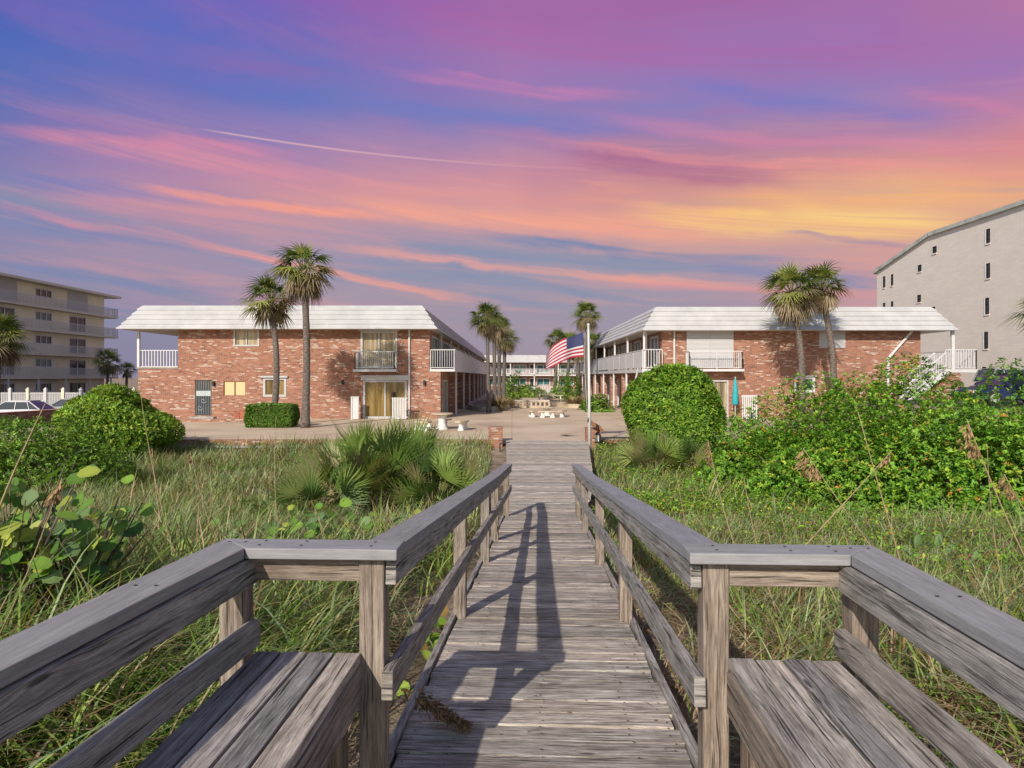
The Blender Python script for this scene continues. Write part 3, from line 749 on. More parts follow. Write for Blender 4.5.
Shift(lm).done()

# ------------------------------------------------------------------ right motel wing
rm = empty('motel_wing', (15, 39.5, 0))
tag(rm, 'right two-storey red brick motel wing with white mansard roof and outside stair', 'motel building')
XF0, XF1 = PX(662,LY), PX(920.5,LY); YR = 82
ops = [(xx(686), xx(733.5), 2.93, zed(330.5)), (xx(819), xx(845), zed(348), zed(331)-.02), (xx(794.5), xx(814.5), zed(392), zed(377)), (xx(700), xx(728), .03, 2.2)]
wall(rm, M['brick'], 'x', LY, XF0, XF1, -.05, EAVE+.02, .3, ops)
u0, u1, z0, z1 = ops[0]
mb = MB(); mb.box(u0+.02, (u0+u1)/2-.04, LY-.08, LY+.05, z0, z1-.02); mb.box((u0+u1)/2+.04, u1-.02, LY-.08, LY+.05, z0, z1-.02)
sh = mb.build('storm_shutter', M['shutter'], rm)
mb = MB(); mb.box((u0+u1)/2-.038, (u0+u1)/2+.038, LY-.10, LY+.05, z0, z1-.02); mb.build('shutter_rail', M['frame'], sh)
u0, u1, z0, z1 = ops[1]
mb = MB(); mb.box(u0, u1, LY-.05, LY+.05, z0, z1); mb.build('storm_shutter', M['shutter'], rm)
window(rm, 'x', LY, *ops[2], pane='glass', mull=1, fr=.12, head=.06, framemat='white'); window(rm, 'x', LY, *ops[3], pane='tancurt', mull=1, name='sliding_door')
front_balcony(rm, xx(686), xx(738), 2.86, LY, .8)
mb = MB(); mb.tube([(xx(674), LY-.08, EAVE), (xx(674), LY-.08, 0)], .055, 8); mb.build('downpipe', M['white'], rm)
mb = MB(); mb.tube([(xx(912.5), LY-.10, EAVE+.02), (xx(887.3), LY-.10, zed(358.5)), (xx(886.6), LY-.10, 1.0)], .085, 8); mb.build('downpipe', M['white'], rm)
lo, up = [], []; yy = 40.2
while yy < YR-5:
    lo += [(yy+.5, yy+2.7, .03, 2.2), (yy+3.7, yy+4.7, .03, 2.15)]; up += [(yy+.3, yy+2.6, 2.95, 4.85), (yy+3.6, yy+4.5, 2.93, 4.85)]; yy += 5.6
wall(rm, M['brick'], 'y', XF0, LY+.3, YR, -.05, EAVE+.02, .3, lo+up, inward=1)
for i, o in enumerate(lo+up):
    if i % 2 == 0: window(rm, 'y', XF0, *o, pane='glass' if i % 3 else 'tancurt', name='window', fr=.09, framemat='white')
    else: window(rm, 'y', XF0, *o, pane='glass', mull=0, name='door', fr=.09, framemat='white')
XG = PX(642, 39.2)
for i in range(8):
    y = 41.6 + 5.6*i; mb = MB(); mb.box(XG+.12, XG+.62, y-.3, y+.3, -.03, 2.64); mb.build('brick_pier', M['brick'], rm)
mb = MB(); mb.box(XG, XF0, 39.1, YR, 2.66, 2.86); mb.build('gallery_slab', M['white'], rm)
railing(rm, [(XG+.05, 39.2, 2.86), (XF0-.05, 39.2, 2.86)], 1.12, pitch=.14, name='gallery_railing', picket=.03)
mb = MB(); y = 39.25; 
while y < YR:
    mb.box(XG+.02, XG+.07, y, min(y+2.72, YR), 2.95, 3.92); y += 2.8
mb.beam((XG+.045, 39.2, 3.95), (XG+.045, YR, 3.95), .09, .05)
mb.build('gallery_parapet', M['white'], rm)
for i in range(8):
    y = 39.3 + 5.6*i; mb = MB(); mb.box(XG+.08, XG+.19, y-.055, y+.055, 2.862, EAVE); mb.build('gallery_post', M['white'], rm)
    if i: mb = MB(); mb.box(XG+.002, XG+.11, y-.055, y+.055, 0, 2.655); mb.build('gallery_post', M['white'], rm)
mb = MB(); mb.tube([(XG+.4, 40.0, EAVE), (XG+.4, 40.0, 2.9)], .05, 6); mb.tube([(XG+.05, 40.6, 2.95), (XG-.05, 40.9, 2.3), (XG+.5, 41.2, 2.2), (XG+1.3, 41.3, 2.3)], .06, 6); mb.build('gutter_pipe', M['white'], rm)
ring_roof(rm, PX(643,38.7), PX(958,38.7), 38.7, YR+1, mansard(RTOP-.08, EAVE-.08, .95))
# right end: landing, post and outside stair
wall(rm, M['brick'], 'y', XF1, LY+.3, YR, -.05, EAVE+.02, .3, [(44, 46, 2.95, 4.6)], inward=-1)
mb = MB(); mb.box(XF1+.002, PX(972,LY), 39.0, 46, 2.66, 2.84); mb.build('landing', M['white'], rm)
mb = MB(); mb.box(PX(947,LY), PX(947,LY)+.16, 39.05, 39.21, 2.842, EAVE-.08); mb.build('landing_post', M['white'], rm)
railing(rm, [(PX(941,LY), 39.1, 2.84), (PX(971.5,LY), 39.1, 2.84), (PX(971.5,LY), 45.9, 2.84)], 1.12, pitch=.14, name='landing_railing', picket=.035)
xs0, zs0, xs1, zs1 = PX(940,38.5), 2.84, PX(905,38.5), 1.13
mb = MB(); n = 10
for k in range(n):
    x = xs0 + (xs1-xs0)*k/n; z = zs0 + (zs1-zs0)*(k+1)/n
    mb.box(x+(xs1-xs0)/n-.03, x, 38.0, 38.95, z-.05, z)
for y in (37.97, 38.98): mb.beam((xs0, y, zs0-.14), (xs1-.1, y, zs1-.12), .05, .26)
stair = mb.build('stair', M['white'], rm)
for y in (37.95, 39.0):
    mb = MB(); mb.beam((xs0, y, zs0+.95), (xs1-.1, y, zs1+.9), .06, .06); mb.beam((xs0, y, zs0+.25), (xs1-.1, y, zs1+.2), .05, .05)
    for k in range(15):
        t = k/14; x = xs0+(xs1-xs0)*t; z = zs0+(zs1-zs0)*t; mb.beam((x, y, z-.02), (x, y, z+.93), .035, .035, up=(0,1,0))
    mb.build('stair_railing', M['white'], stair)
mb = MB(); A = [(xs0+.6, .9), (xs0+.6, 2.62), (xs0, 2.55), (xs1+.3, .95)]
mb.hexa([(xs1+.3,38.05,.6),(xs0+.9,38.05,.6),(xs0+.9,38.9,.6),(xs1+.3,38.9,.6)], [(xs1+.3,38.05,1.0),(xs0+.9,38.05,2.64),(xs0+.9,38.9,2.64),(xs1+.3,38.9,1.0)])
mb.build('stair_brick_base', M['brick'], rm)
mb = MB(); mb.box(XF0+.5, XF1-.5, YR-.4, YR-.1, 0, EAVE); mb.build('rear_wall', M['brick'], rm)
Shift(rm).done()
# teal beach towel / folded umbrella hanging by the ground floor door
mb = MB(); x = xx(731); 
pr = [(0,2.32),(.05,2.28),(.10,2.05),(.16,1.4),(.19,.9),(.12,.82),(0,.80)]
mb.lathe((x, LY-.75, 0), pr, 14); tag(um := mb.build('closed_umbrella', M['teal'], smooth=True), 'closed teal patio umbrella beside the right motel wall, below the balcony', 'umbrella')
mb = MB(); mb.tube([(x, LY-.75, 0), (x, LY-.75, 2.42)], .022, 6); mb.lathe((x, LY-.75, 0), [(.26,0),(.26,.05),(.05,.09),(.04,.3),(0,.3)], 14); mb.build('pole', M['white'], um)
mb = MB()
for k in range(8): mb.box(xx(734)+k*.11, xx(734)+k*.11+.07, LY-1.4, LY-1.36, .05, 1.4)
mb.box(xx(734)-.02, xx(734)+.88, LY-1.355, LY-1.32, 1.28, 1.36); mb.box(xx(734)-.02, xx(734)+.88, LY-1.355, LY-1.32, .15, .23)
tag(mb.build('picket_screen', M['white']), 'tall white slatted patio screen at the right motel wall under the balcony', 'screen')

# ------------------------------------------------------------------ rear motel block across the court
bm_ = empty('motel_wing', (3, 132, 0)); tag(bm_, 'distant two-storey brick motel block with white roof closing the far end of the court', 'motel building')
YB = 133; ops = []; 
for k in range(-2, 5):
    x = -4.4 + k*4.6; ops += [(x, x+2.6, 3.1, 4.75), (x+3.2, x+4.1, 2.95, 4.85), (x, x+2.6, .7, 2.1), (x+3.2, x+4.1, .03, 2.1)]
wall(bm_, M['brick'], 'x', YB, -16, 22, -.05, EAVE, .3, ops)
for i, o in enumerate(ops):
    window(bm_, 'x', YB, *o, pane='teal_glass' if i % 4 in (0, 2) else 'glass', mull=1 if i % 2 == 0 else 0, name='window' if i % 2 == 0 else 'door', fr=.12, framemat='white')
mb = MB(); mb.box(-16, 22, YB-1.8, YB, 2.55, 2.80); mb.build('gallery_slab', M['white'], bm_)
railing(bm_, [(-16, YB-1.7, 2.8), (22, YB-1.7, 2.8)], 1.1, pitch=.25, name='gallery_railing', picket=.09)
for k in range(-2, 6):
    x = -4.9 + k*4.6; mb = MB(); mb.box(x-.09, x+.09, YB-1.8, YB-1.62, 0, EAVE); mb.build('gallery_post', M['white'], bm_)
ring_roof(bm_, -18, 24, YB-2.2, YB+10, mansard(RTOP, EAVE, 1.0)); Shift(bm_).done()

# ------------------------------------------------------------------ beige condominium, left
cd = empty('condominium', (-56, 70, -.6)); tag(cd, 'five-storey beige apartment block with long balconies at the left edge', 'apartment building')
XC = -57.5; y0, y1 = 40.0, 96.3; ZG = -.6
slabs = [CZ, CZ+2.84, CZ+5.7, CZ+8.5]   # floors above the ground storey
rooft = CZ + 11.1
ops = []
def cy(px): return XC / ((px - 512) / F)
for (za, zb_) in [(ZG+.05, slabs[0])] + [(slabs[i], slabs[i+1]) for i in range(3)] + [(slabs[3], rooft)]:
    h = zb_-za
    for (pa, pb, tall) in ((35, 52, 0), (69, 86, 1), (-6, 15, 1), (-40, -22, 0), (-110, -70, 1)):
        ya, yb = cy(pa), cy(pb); ops.append((ya, yb, za+(.1 if tall else 1.1), za+2.25, tall, pa))
wall(cd, M['condo'], 'y', XC, y0, y1, ZG-.2, rooft+.05, .3, [o[:4] for o in ops], inward=-1)
for i, o in enumerate(ops):
    if o[5] == 69 and o[3] > rooft-1.5 or (o[5] == -6 and o[3] > rooft-1.5):
        mb = MB(); mb.box(XC-.05, XC+.06, o[0]-.3, o[1]+.3, o[2], o[3]+.25); mb.build('storm_shutter', M['shutter'], cd)
    else: window(cd, 'y', XC, *o[:4], inward=-1, pane='teal_glass' if o[5] == 35 and i % 2 else 'glass', mull=2 if o[5] == 35 else 1, framemat='white', name='window' if not o[4] else 'sliding_door', fr=.14)
wall(cd, M['condo'], 'x', y1, -80, XC-.3, ZG-.2, rooft+.05, .3, [], inward=-1, name='end_wall')
wall(cd, M['condo'], 'x', y0, -80, XC-.3, ZG-.2, rooft+.05, .3, [], inward=1, name='end_wall')
for i, z in enumerate(slabs):
    mb = MB(); mb.box(XC+.002, XC+1.25, y0, y1+1.3, z-.28, z-.02); mb.build('balcony_slab', M['condo_slab'], cd)
    railing(cd, [(XC+1.17, y0, z-.02), (XC+1.17, y1+1.2, z-.02), (XC-2, y1+1.2, z-.02)], 1.1, pitch=.22, name='balcony_railing', picket=.045, mat='white')
for z0_, z1_ in [(ZG, slabs[0]-.28)]:
    for k in range(12):
        y = 42 + k*4.9; mb = MB(); mb.box(XC+1.05, XC+1.23, y, y+.18, z0_, z1_); mb.build('column', M['white'], cd)
mb = MB(); mb.box(-82, XC+1.6, y0-1, y1+1.5, rooft, rooft+.30); mb.build('roof', M['condo_slab'], cd)
for z in slabs:
    mb = MB(); mb.box(-61, XC-.0, y1+.002, y1+1.28, z-.26, z-.03); mb.build('end_balcony_slab', M['condo_slab'], cd)
Shift(cd).done()

# ------------------------------------------------------------------ grey block, right
gb = empty('apartment_block', (39, 60, -.6)); tag(gb, 'tall pale grey block wall building with sloping parapet and few small windows, right edge', 'apartment building')
XW = 39.0; ya, yk, yb = 39*F/365, 63.7, 35.0
def gy(px): return XW / ((px - 512) / F)
def gz(px, py): return CZ + (HOR - py) / F * gy(px)
wins = [(988,229,243,4.2),(988,263.5,278,4.2),(987,298,314,4.2),(986,332,348.5,4.2),(984,367,377,4.2),(934.5,246.5,253,4.4),(919.5,265,271.5,4),(919,295,302,4),
        (933,307,313,4.5),(892,274.5,285.5,2.6),(884,276.5,287.5,2.6),(892,301.5,311,2.6),(884,303,313,2.6)]
ops = []
for px, p0, p1, w in wins:
    y_ = gy(px); hw = w/2*y_/(px-512); ops.append((y_-hw*.9, y_+hw*.9, gz(px,p1), gz(px,p0)))
zlo = PZ(273, ya); zhi = CZ+13.1
wall(gb, M['greywall'], 'y', XW, yb, yk, -1.2, zhi, .35, [o for o in ops if o[1] < yk], inward=1)
sl = [o for o in ops if o[1] >= yk]
wall(gb, M['greywall'], 'y', XW, yk, ya, -1.2, zlo, .35, sl, inward=1)
slz = max(zlo, 0)
mb = MB(); mb.hexa([(XW,yk,zlo),(XW+.35,yk,zlo),(XW+.35,ya,zlo),(XW,ya,zlo)], [(XW,yk,zhi),(XW+.35,yk,zhi),(XW+.35,ya,zlo+.01),(XW,ya,zlo+.01)]); mb.build('gable_wall', M['greywall'], gb)
for o in ops:
    window(gb, 'y', XW, *o, pane='glass', mull=1, trans=1 if o[3]-o[2] < .8 else 2, fr=.04, proud=.0, depth=.22, framemat='dark')
    mb = MB(); mb.box(XW-.06, XW-.003, o[0]-.08, o[1]+.08, o[2]-.14, o[2]-.03); mb.build('window_sill', M['greywall'], gb)
    mb = MB(); mb.box(XW-.03, XW-.002, o[1]+.03, o[1]+.17, o[2]-.02, o[3]+.02); mb.build('window_trim', M['white'], gb)
M['coping'] = simple('chipped_green_grey_coping', (.40,.42,.38), .8, .35, .7)
mb = MB()
for p, q in (((XW+.1, yb, zhi+.15), (XW+.1, yk, zhi+.15)), ((XW+.1, yk-.05, zhi+.15), (XW+.1, ya+.4, zlo+.10))): mb.beam(p, q, .75, .34)
mb.build('coping', M['coping'], gb)
mb = MB(); mb.box(XW+.35, XW+20, yb, yb+.35, -1.2, zhi); mb.box(XW+.35, XW+20, ya-.35, ya, -1.2, zlo); mb.build('end_wall', M['greywall'], gb)
mb = MB(); mb.hexa([(XW+.3,yk,zhi-.4),(XW+20,yk,zhi-.4),(XW+20,ya,zlo-.4),(XW+.3,ya,zlo-.4)], [(XW+.3,yk,zhi-.05),(XW+20,yk,zhi-.05),(XW+20,ya,zlo-.05),(XW+.3,ya,zlo-.05)])
mb.box(XW+.3, XW+20, yb, yk, zhi-.4, zhi-.05); mb.build('roof', M['concrete'], gb); Shift(gb).done()
# ------------------------------------------------------------------ plants
def unit(a): return a / np.maximum(np.linalg.norm(a, axis=-1, keepdims=True), 1e-9)
def jit(cols, n, amp=.18, p=None):
    c = np.array(cols)[rng.choice(len(cols), n, p=p)]
    return np.clip(c * (1 + rng.normal(0, amp, (n,1))) * (1 + rng.normal(0, amp*.35, (n,3))), .005, .9)
def leaf_quads(C, D, N, L, Wd, T, fold=.15):
    """kite-shaped leaves: C base points, D direction, N face normal, L length, Wd width"""
    S = unit(np.cross(D, N)); N = unit(np.cross(S, D)); L = L[:,None]; Wd = Wd[:,None]; n = len(C)
    V = np.stack([C, C + D*L*.5 + S*Wd*.5 + N*Wd*fold, C + D*L - N*L*.10, C + D*L*.5 - S*Wd*.5 + N*Wd*fold], 1).reshape(-1, 3)
    i = np.arange(n)*4; Fc = np.stack([i, i+1, i+2, i+3], 1)
    return V, Fc, np.repeat(T, 4, 0)
def blades(R, az, L, lean, droop, Wd, T, seg=5):
    """grass blades: tapered strips that rise, lean and arch over"""
    n = len(R); H = np.stack([np.cos(az), np.sin(az), 0*az], 1); S = np.stack([-np.sin(az), np.cos(az), 0*az], 1)
    tw_ = rng.uniform(-.6, .6, n)[:,None]; S = S + H*tw_; S = unit(S)
    rows = []
    for k in range(seg+1):
        t = k/seg; ang = lean + droop*t**1.5
        # integrate direction roughly
        hx = L*(np.sin(lean)*t + (np.sin(lean+droop)-np.sin(lean))*t**2.3*.6); vz = L*(np.cos(lean)*t - (np.cos(lean)-np.cos(lean+droop))*t**2.3*.6)
        w = Wd * (1 - t**2.2)*.5 + .0006
        Pn = R + H*hx[:,None]; Pn = Pn + np.array([0,0,1.])*vz[:,None]
        rows.append(np.stack([Pn - S*w[:,None], Pn + S*w[:,None]], 1))
    V = np.stack(rows, 1).reshape(-1, 3); m = (seg+1)*2; b0 = np.arange(n)[:,None]*m + (np.arange(seg)*2)[None,:]; b0 = b0.ravel()
    Fc = np.stack([b0, b0+1, b0+3, b0+2], 1)
    return V, Fc, np.repeat(T, m, 0)
def join(parts):
    V, Fc, T, o = [], [], [], 0
    for v, f, t in parts: V.append(v); Fc.append(f+o); T.append(t); o += len(v)
    return np.concatenate(V), np.concatenate(Fc), np.concatenate(T)
def allowed(x, y):
    a = x*math.cos(TH) - y*math.sin(TH); l = y*math.cos(TH) + x*math.sin(TH)
    lim = np.where(l < 2.6, 1.28, np.where(l < 12, .74, np.interp(l, [12,13.6,16,26], [.80,1.08,1.32,1.85])))
    return np.abs(a) > lim, a, l
def scatter(n, x0, x1, y0, y1):
    x = rng.uniform(x0, x1, n); y = np.sqrt(rng.uniform(y0*y0, y1*y1, n)) if y0 > 0 else rng.uniform(y0, y1, n)
    ok, a, l = allowed(x, y); ok &= np.abs(x) < np.abs(y)*.80 + 2.2
    return x[ok], y[ok], a[ok], l[ok]
def patch(x, y, f=.8, s=0.):
    return .5 + .25*(np.sin(x*f*1.7+y*f*.9+s) + np.sin(x*f*.6-y*f*1.9+1.7*s+.6) ) + .12*np.sin(x*f*4.1+y*f*3.3+s)
GREEN = [(.18,.30,.055), (.26,.38,.08), (.11,.19,.04), (.34,.42,.11)]
PALE = [(.35,.44,.22), (.29,.38,.19), (.44,.48,.25), (.22,.30,.13)]
STRAW = [(.42,.33,.18), (.30,.21,.11), (.20,.13,.07), (.52,.43,.26)]

# -- long dune grass, left side and right side
def tufts(n, zone, per, Lr, wr, pal, probs, lean=(.05,.75), droop=(.3,1.7), rad=.09, thin=None, seg=5, dens=None):
    x, y, a, l = scatter(n, *zone)
    if dens is not None:
        k = rng.uniform(0, 1, len(x)) < dens(x, y, a, l); x, y, a, l = x[k], y[k], a[k], l[k]
    m = len(x); hs = rng.uniform(.7, 1.15, m) * (.75 + .5*patch(x, y, .55, 2.))
    idx = np.repeat(np.arange(m), per); n = len(idx)
    bx = x[idx] + rng.normal(0, rad, n); by = y[idx] + rng.normal(0, rad, n); ok, _, _ = allowed(bx, by)
    az = rng.uniform(0, 2*np.pi, n); az = np.where(rng.uniform(0,1,n) < .4, rng.normal(-.3, .9, n), az)
    L = rng.uniform(*Lr, n)*hs[idx]; ln = rng.uniform(*lean, n); dr = rng.uniform(*droop, n)
    tip = np.stack([bx + np.cos(az)*L*.75, by + np.sin(az)*L*.75], 1); ok2, _, _ = allowed(tip[:,0], tip[:,1]); ok &= ok2
    R = np.stack([bx, by, ground_z(bx, by)-.02], 1); cls = rng.choice(len(pal), m, p=probs)[idx]
    T = np.zeros((n,3))
    for ci, c in enumerate(pal): k = cls == ci; T[k] = jit(c, int(k.sum()), .2)
    dry = rng.uniform(0,1,n) < .10; T[dry] = jit(STRAW, int(dry.sum()))
    return blades(R[ok], az[ok], L[ok], ln[ok], dr[ok], rng.uniform(*wr, n)[ok], T[ok], seg)
edge = lambda x, y, a, l: np.where(np.abs(a) < 1.5, np.where((l > 2.7) & (l < 10.5), .10, .7), 1.)
def bushfree(x, y, a, l): return edge(x, y, a, l)
L_ = join([
    tufts(600, (-5.5,-.6,.6,5.0), 24, (.55,1.05), (.008,.019), [GREEN, PALE, STRAW], [.62,.25,.13], (.05,.9), (.5,2.0), dens=edge),
    tufts(2900, (-9.5,-.6,4.8,11), 12, (.5,.98), (.010,.022), [GREEN, PALE, STRAW], [.33,.50,.17], (.03,.6), (.3,1.5), dens=edge),
    tufts(6400, (-20,-.6,10.5,25.8), 8, (.38,.72), (.016,.030), [GREEN, PALE, STRAW], [.25,.55,.20], (.03,.6), (.2,1.2), seg=4, dens=edge)])
tag(mesh_np('dune_grass', *L_, M['blade']), kind='stuff')
def rdens(x, y, a, l): return edge(x, y, a, l) * np.where(l < 2.5, 1, np.clip(1. - .25*sm(x, 4, 8), .3, 1))
R_ = join([
    tufts(560, (.6,6.0,.6,5.0), 18, (.34,.70), (.007,.013), [GREEN, PALE, STRAW], [.48,.30,.22], (.2,1.2), (.4,1.8), dens=edge),
    tufts(4200, (.6,9.5,4.5,11), 12, (.30,.66), (.008,.015), [GREEN, PALE, STRAW], [.34,.40,.26], (.1,.9), (.3,1.5), dens=rdens),
    tufts(4200, (.6,17,10.5,25.8), 8, (.32,.68), (.016,.028), [GREEN, PALE, STRAW], [.45,.35,.20], (.05,.7), (.2,1.2), seg=4, dens=rdens)])
tag(mesh_np('dune_grass', *R_, M['blade']), kind='stuff')
# dead thatch lying under the living blades
def thatch(n, zone):
    x, y, a, l = scatter(n, *zone); k = rng.uniform(0,1,len(x)) < .3 + .9*patch(x, y, 1.1, .5); x, y = x[k], y[k]; n = len(x)
    az = rng.uniform(0, 2*np.pi, n); L = rng.uniform(.2, .6, n); z = ground_z(x, y) + rng.uniform(0, .10, n)
    tx, ty = x+np.cos(az)*L, y+np.sin(az)*L; ok, _, _ = allowed(tx, ty)
    return blades(np.stack([x,y,z],1)[ok], az[ok], L[ok], rng.uniform(1.2,1.5,n)[ok], rng.uniform(-.1,.35,n)[ok], rng.uniform(.004,.010,n)[ok], jit(STRAW, n, .25)[ok], 3)
tag(mesh_np('dead_thatch', *join([thatch(9000, (-5.5,-.8,.5,6)), thatch(9000, (.8,6,.5,7)), thatch(14000, (-9,9,6,14))]), M['dry']), kind='stuff')

# -- low creeping ground cover with small leaves (mostly right of the boardwalk)
def cover(n, zone, dens, Ls, pal, p, hmax):
    x, y, a, l = scatter(n, *zone); k = rng.uniform(0,1,len(x)) < dens(x, y, a, l); x, y = x[k], y[k]; n = len(x)
    h = (.25 + .75*patch(x, y, 2.3, 1.))*hmax; z = ground_z(x, y) + h*rng.uniform(.15, 1, n)**.6
    D = unit(np.stack([rng.normal(0,1,n), rng.normal(0,1,n), rng.normal(.35,.5,n)], 1)); N = unit(np.stack([rng.normal(0,.5,n), rng.normal(-.2,.5,n), np.ones(n)], 1))
    L = rng.uniform(*Ls, n)*(1+.04*y); T = jit(pal, n, .25, p)
    return leaf_quads(np.stack([x,y,z],1), D, N, L, L*rng.uniform(.4,.7,n), T)
CV = [(.18,.34,.035), (.28,.45,.045), (.10,.21,.03), (.52,.34,.04), (.40,.17,.04), (.44,.52,.07)]
cp = [.40,.26,.24,.03,.015,.055]
cov = join([
    cover(46000, (1.2,7.5,1.5,7.5), lambda x,y,a,l: edge(x,y,a,l)*np.clip(1.5*patch(x,y,.9,3.)-.15+.5*sm(x,2,5),0,1), (.018,.040), CV, cp, .22),
    cover(95000, (1.2,15,7.0,17), lambda x,y,a,l: edge(x,y,a,l)*np.clip(1.4*patch(x,y,.7,3.)-.20+.7*sm(x,3,6),0,1), (.025,.050), CV, cp, .45),
    cover(26000, (1.2,14,17,25.8), lambda x,y,a,l: np.clip(1.4*patch(x,y,.6,1.)-.1,0,1)*(np.abs(a)>1.9), (.03,.06), CV, cp, .5)])
tag(mesh_np('creeping_ground_cover', *cov, M['leaf']), kind='stuff')
lc = cover(26000, (-9,-.9,2.5,13), lambda x,y,a,l: edge(x,y,a,l)*np.clip(1.8*patch(x,y,1.0,5.)-.85,0,1), (.03,.06), [(.09,.15,.03),(.13,.20,.04),(.05,.09,.02),(.25,.22,.07)], [.4,.3,.2,.1], .45)
tag(mesh_np('creeping_ground_cover', *lc, M['leaf']), kind='stuff')

# -- shrubs
def lumpf(Dr, seed, amp):
    r = np.random.default_rng(seed); f = np.zeros(len(Dr))
    for k in range(9):
        w = r.normal(0, 1, 3); w = w/np.linalg.norm(w)*r.uniform(2.2, 7.5); f += np.sin(Dr@w + r.uniform(0, 6.3))*amp/ (1+.25*np.linalg.norm(w))
    return f
def shrub(name, label, cat, x, y, rx, ry, h, nclu, per, Ls, pal, p=None, amp=.30, seed=1, group=None, zb=None, aspect=.42, sprigs=0, box=False, ball=False, thick=.55, mat='leaf', base=-.05):
    gz0 = float(ground_z(x, y)) if zb is None else zb
    root = empty(name, (x, y, gz0)); tag(root, label, cat, group)
    D = unit(rng.normal(0, 1, (nclu, 3)))
    if not (box or ball): D[:,2] = np.abs(D[:,2])*1.0 - .12; D = unit(D)
    r = 1 + lumpf(D, seed, amp); dep = rng.uniform(0, 1, nclu)**2.2*thick; r = r*(1-dep)
    if box:
        m = np.max(np.abs(D), 1, keepdims=True); Q = D/m; Q = Q*.72 + unit(D)*.28; rr = (1-dep*.6)*(1+lumpf(D, seed, amp)); C = Q*rr[:,None]*np.array([rx, ry, h*.5]); C[:,2] += h*.5
    elif ball: C = D*r[:,None]*np.array([rx, ry, h*.5]); C[:,2] += h*.5
    else:
        C = D*r[:,None]*np.array([rx, ry, h]); 
    k = C[:,2] > base; C, D = C[k], D[k]
    if sprigs:
        for s in range(sprigs):
            th = rng.uniform(0, 2*np.pi); q = rng.uniform(0, .8); L = rng.uniform(.15, .45)*min(h*.6, 1.1); n = int(10+L*24)
            b0 = np.array([math.cos(th)*q*rx, math.sin(th)*q*ry, h*math.sqrt(max(0,1-q*q))*.9]); dv = unit(np.array([rng.normal(0,.3), rng.normal(0,.3), 1.]))
            t = np.linspace(0, 1, n)[:,None]; C = np.concatenate([C, b0 + dv*L*t + rng.normal(0,.03,(n,3))]); D = np.concatenate([D, np.repeat(dv[None], n, 0)])
    n = len(C); axis = unit(D + np.array([0,0,.45]) + rng.normal(0, .35, (n,3)))
    idx = np.repeat(np.arange(n), per); m = len(idx); A = axis[idx]
    rnd = unit(rng.normal(0,1,(m,3))); side = unit(np.cross(A, rnd)); Dl = unit(A*rng.uniform(.25,.9,m)[:,None] + side); Nl = unit(A*1.0 - side*.5 + rng.normal(0,.15,(m,3)))
    L = rng.uniform(*Ls, m); T = jit(pal, n, .16, p)[idx]*(1+rng.normal(0,.12,(m,1))); T = np.clip(T, .004, .9)
    V, Fc, TT = leaf_quads(C[idx] + rng.normal(0, Ls[0]*.3, (m,3)), Dl, Nl, L, L*aspect*rng.uniform(.8,1.25,m), T)
    mesh_np('foliage', V, Fc, TT, M[mat], root)
    mb = MB()
    for s in range(9):
        th = 2*math.pi*s/9 + rng.uniform(-.3,.3); q = rng.uniform(.3,.8); e = Vector((math.cos(th)*q*rx, math.sin(th)*q*ry, h*rng.uniform(.5,.8)))
        mid = Vector((e.x*.35, e.y*.35, e.z*.55)); mb.tube([(rng.uniform(-.1,.1), rng.uniform(-.1,.1), -.2), mid, e], [.035, .025, .010], 5)
    mb.build('stem', M['bark'], root)
    return root
HED = [(.14,.31,.028), (.21,.41,.038), (.08,.19,.02), (.34,.50,.05), (.42,.46,.06), (.44,.24,.04)]
hp = [.36,.28,.18,.13,.035,.015]
sh_list = [ # px of centre, depth, rx, h top py, label
 (752, 17.0, 1.5, 424, 'leftmost low green shrub of the thicket right of the boardwalk, next to the round bush'),
 (800, 18.0, 1.7, 400, 'leafy green shrub of the right thicket in front of the two palms'),
 (850, 16.2, 1.7, 391, 'full bright green shrub in the middle of the right thicket'),
 (902, 15.6, 1.4, 390, 'green shrub with tall upright sprigs before the white drainpipe'),
 (955, 15.0, 1.7, 396, 'bright green shrub of the right thicket before the dark blue car'),
 (1012, 14.2, 1.8, 392, 'yellowish green shrub at the right edge of the frame below the palm fronds'),
 (790, 15.0, 1.2, 440, 'low front shrub of the right thicket with orange tinged leaves, nearest the boardwalk'),
 (860, 14.0, 1.3, 428, 'low front shrub of the right thicket behind the tall crossing dry stalks'),
 (930, 13.2, 1.3, 424, 'low dense front shrub of the right thicket directly behind the prickly pear'),
 (1000, 12.6, 1.4, 420, 'low dense front shrub at the right edge behind the bent sea oats'),
 (1090, 13.0, 1.9, 395, 'large shrub cut by the right edge of the frame'),
]
for i, (px, d, rx, py, lab) in enumerate(sh_list):
    x = PX(px, d); top = PZ(py, d); g0 = float(ground_z(x, d)); h = (top-g0)*1.06
    shrub('shrub', lab, 'shrub', x, d, rx, rx*.95, h, int(4300*rx/1.5), 6, (.048,.088), HED, hp, amp=.26, seed=20+i, group='shrubs of the green thicket right of the boardwalk', sprigs=[3,4,3,3,1,0,2,2,2,2,0][i], aspect=.5, thick=.45)
FINE = [(.13,.27,.026), (.20,.37,.036), (.075,.165,.018), (.29,.44,.05)]
d = 22.5; x = PX(676, d)
shrub('round_bush', 'big rounded dark green bush beside the right motel wing and flagpole', 'bush', x, d+.4, 1.62, 1.6, PZ(367, d)-float(ground_z(x, d)), 13000, 6, (.08,.14), FINE, amp=.055, seed=21, sprigs=30, aspect=.34, thick=.30, base=.05, ball=True)
d = 24; x = PX(112, d)
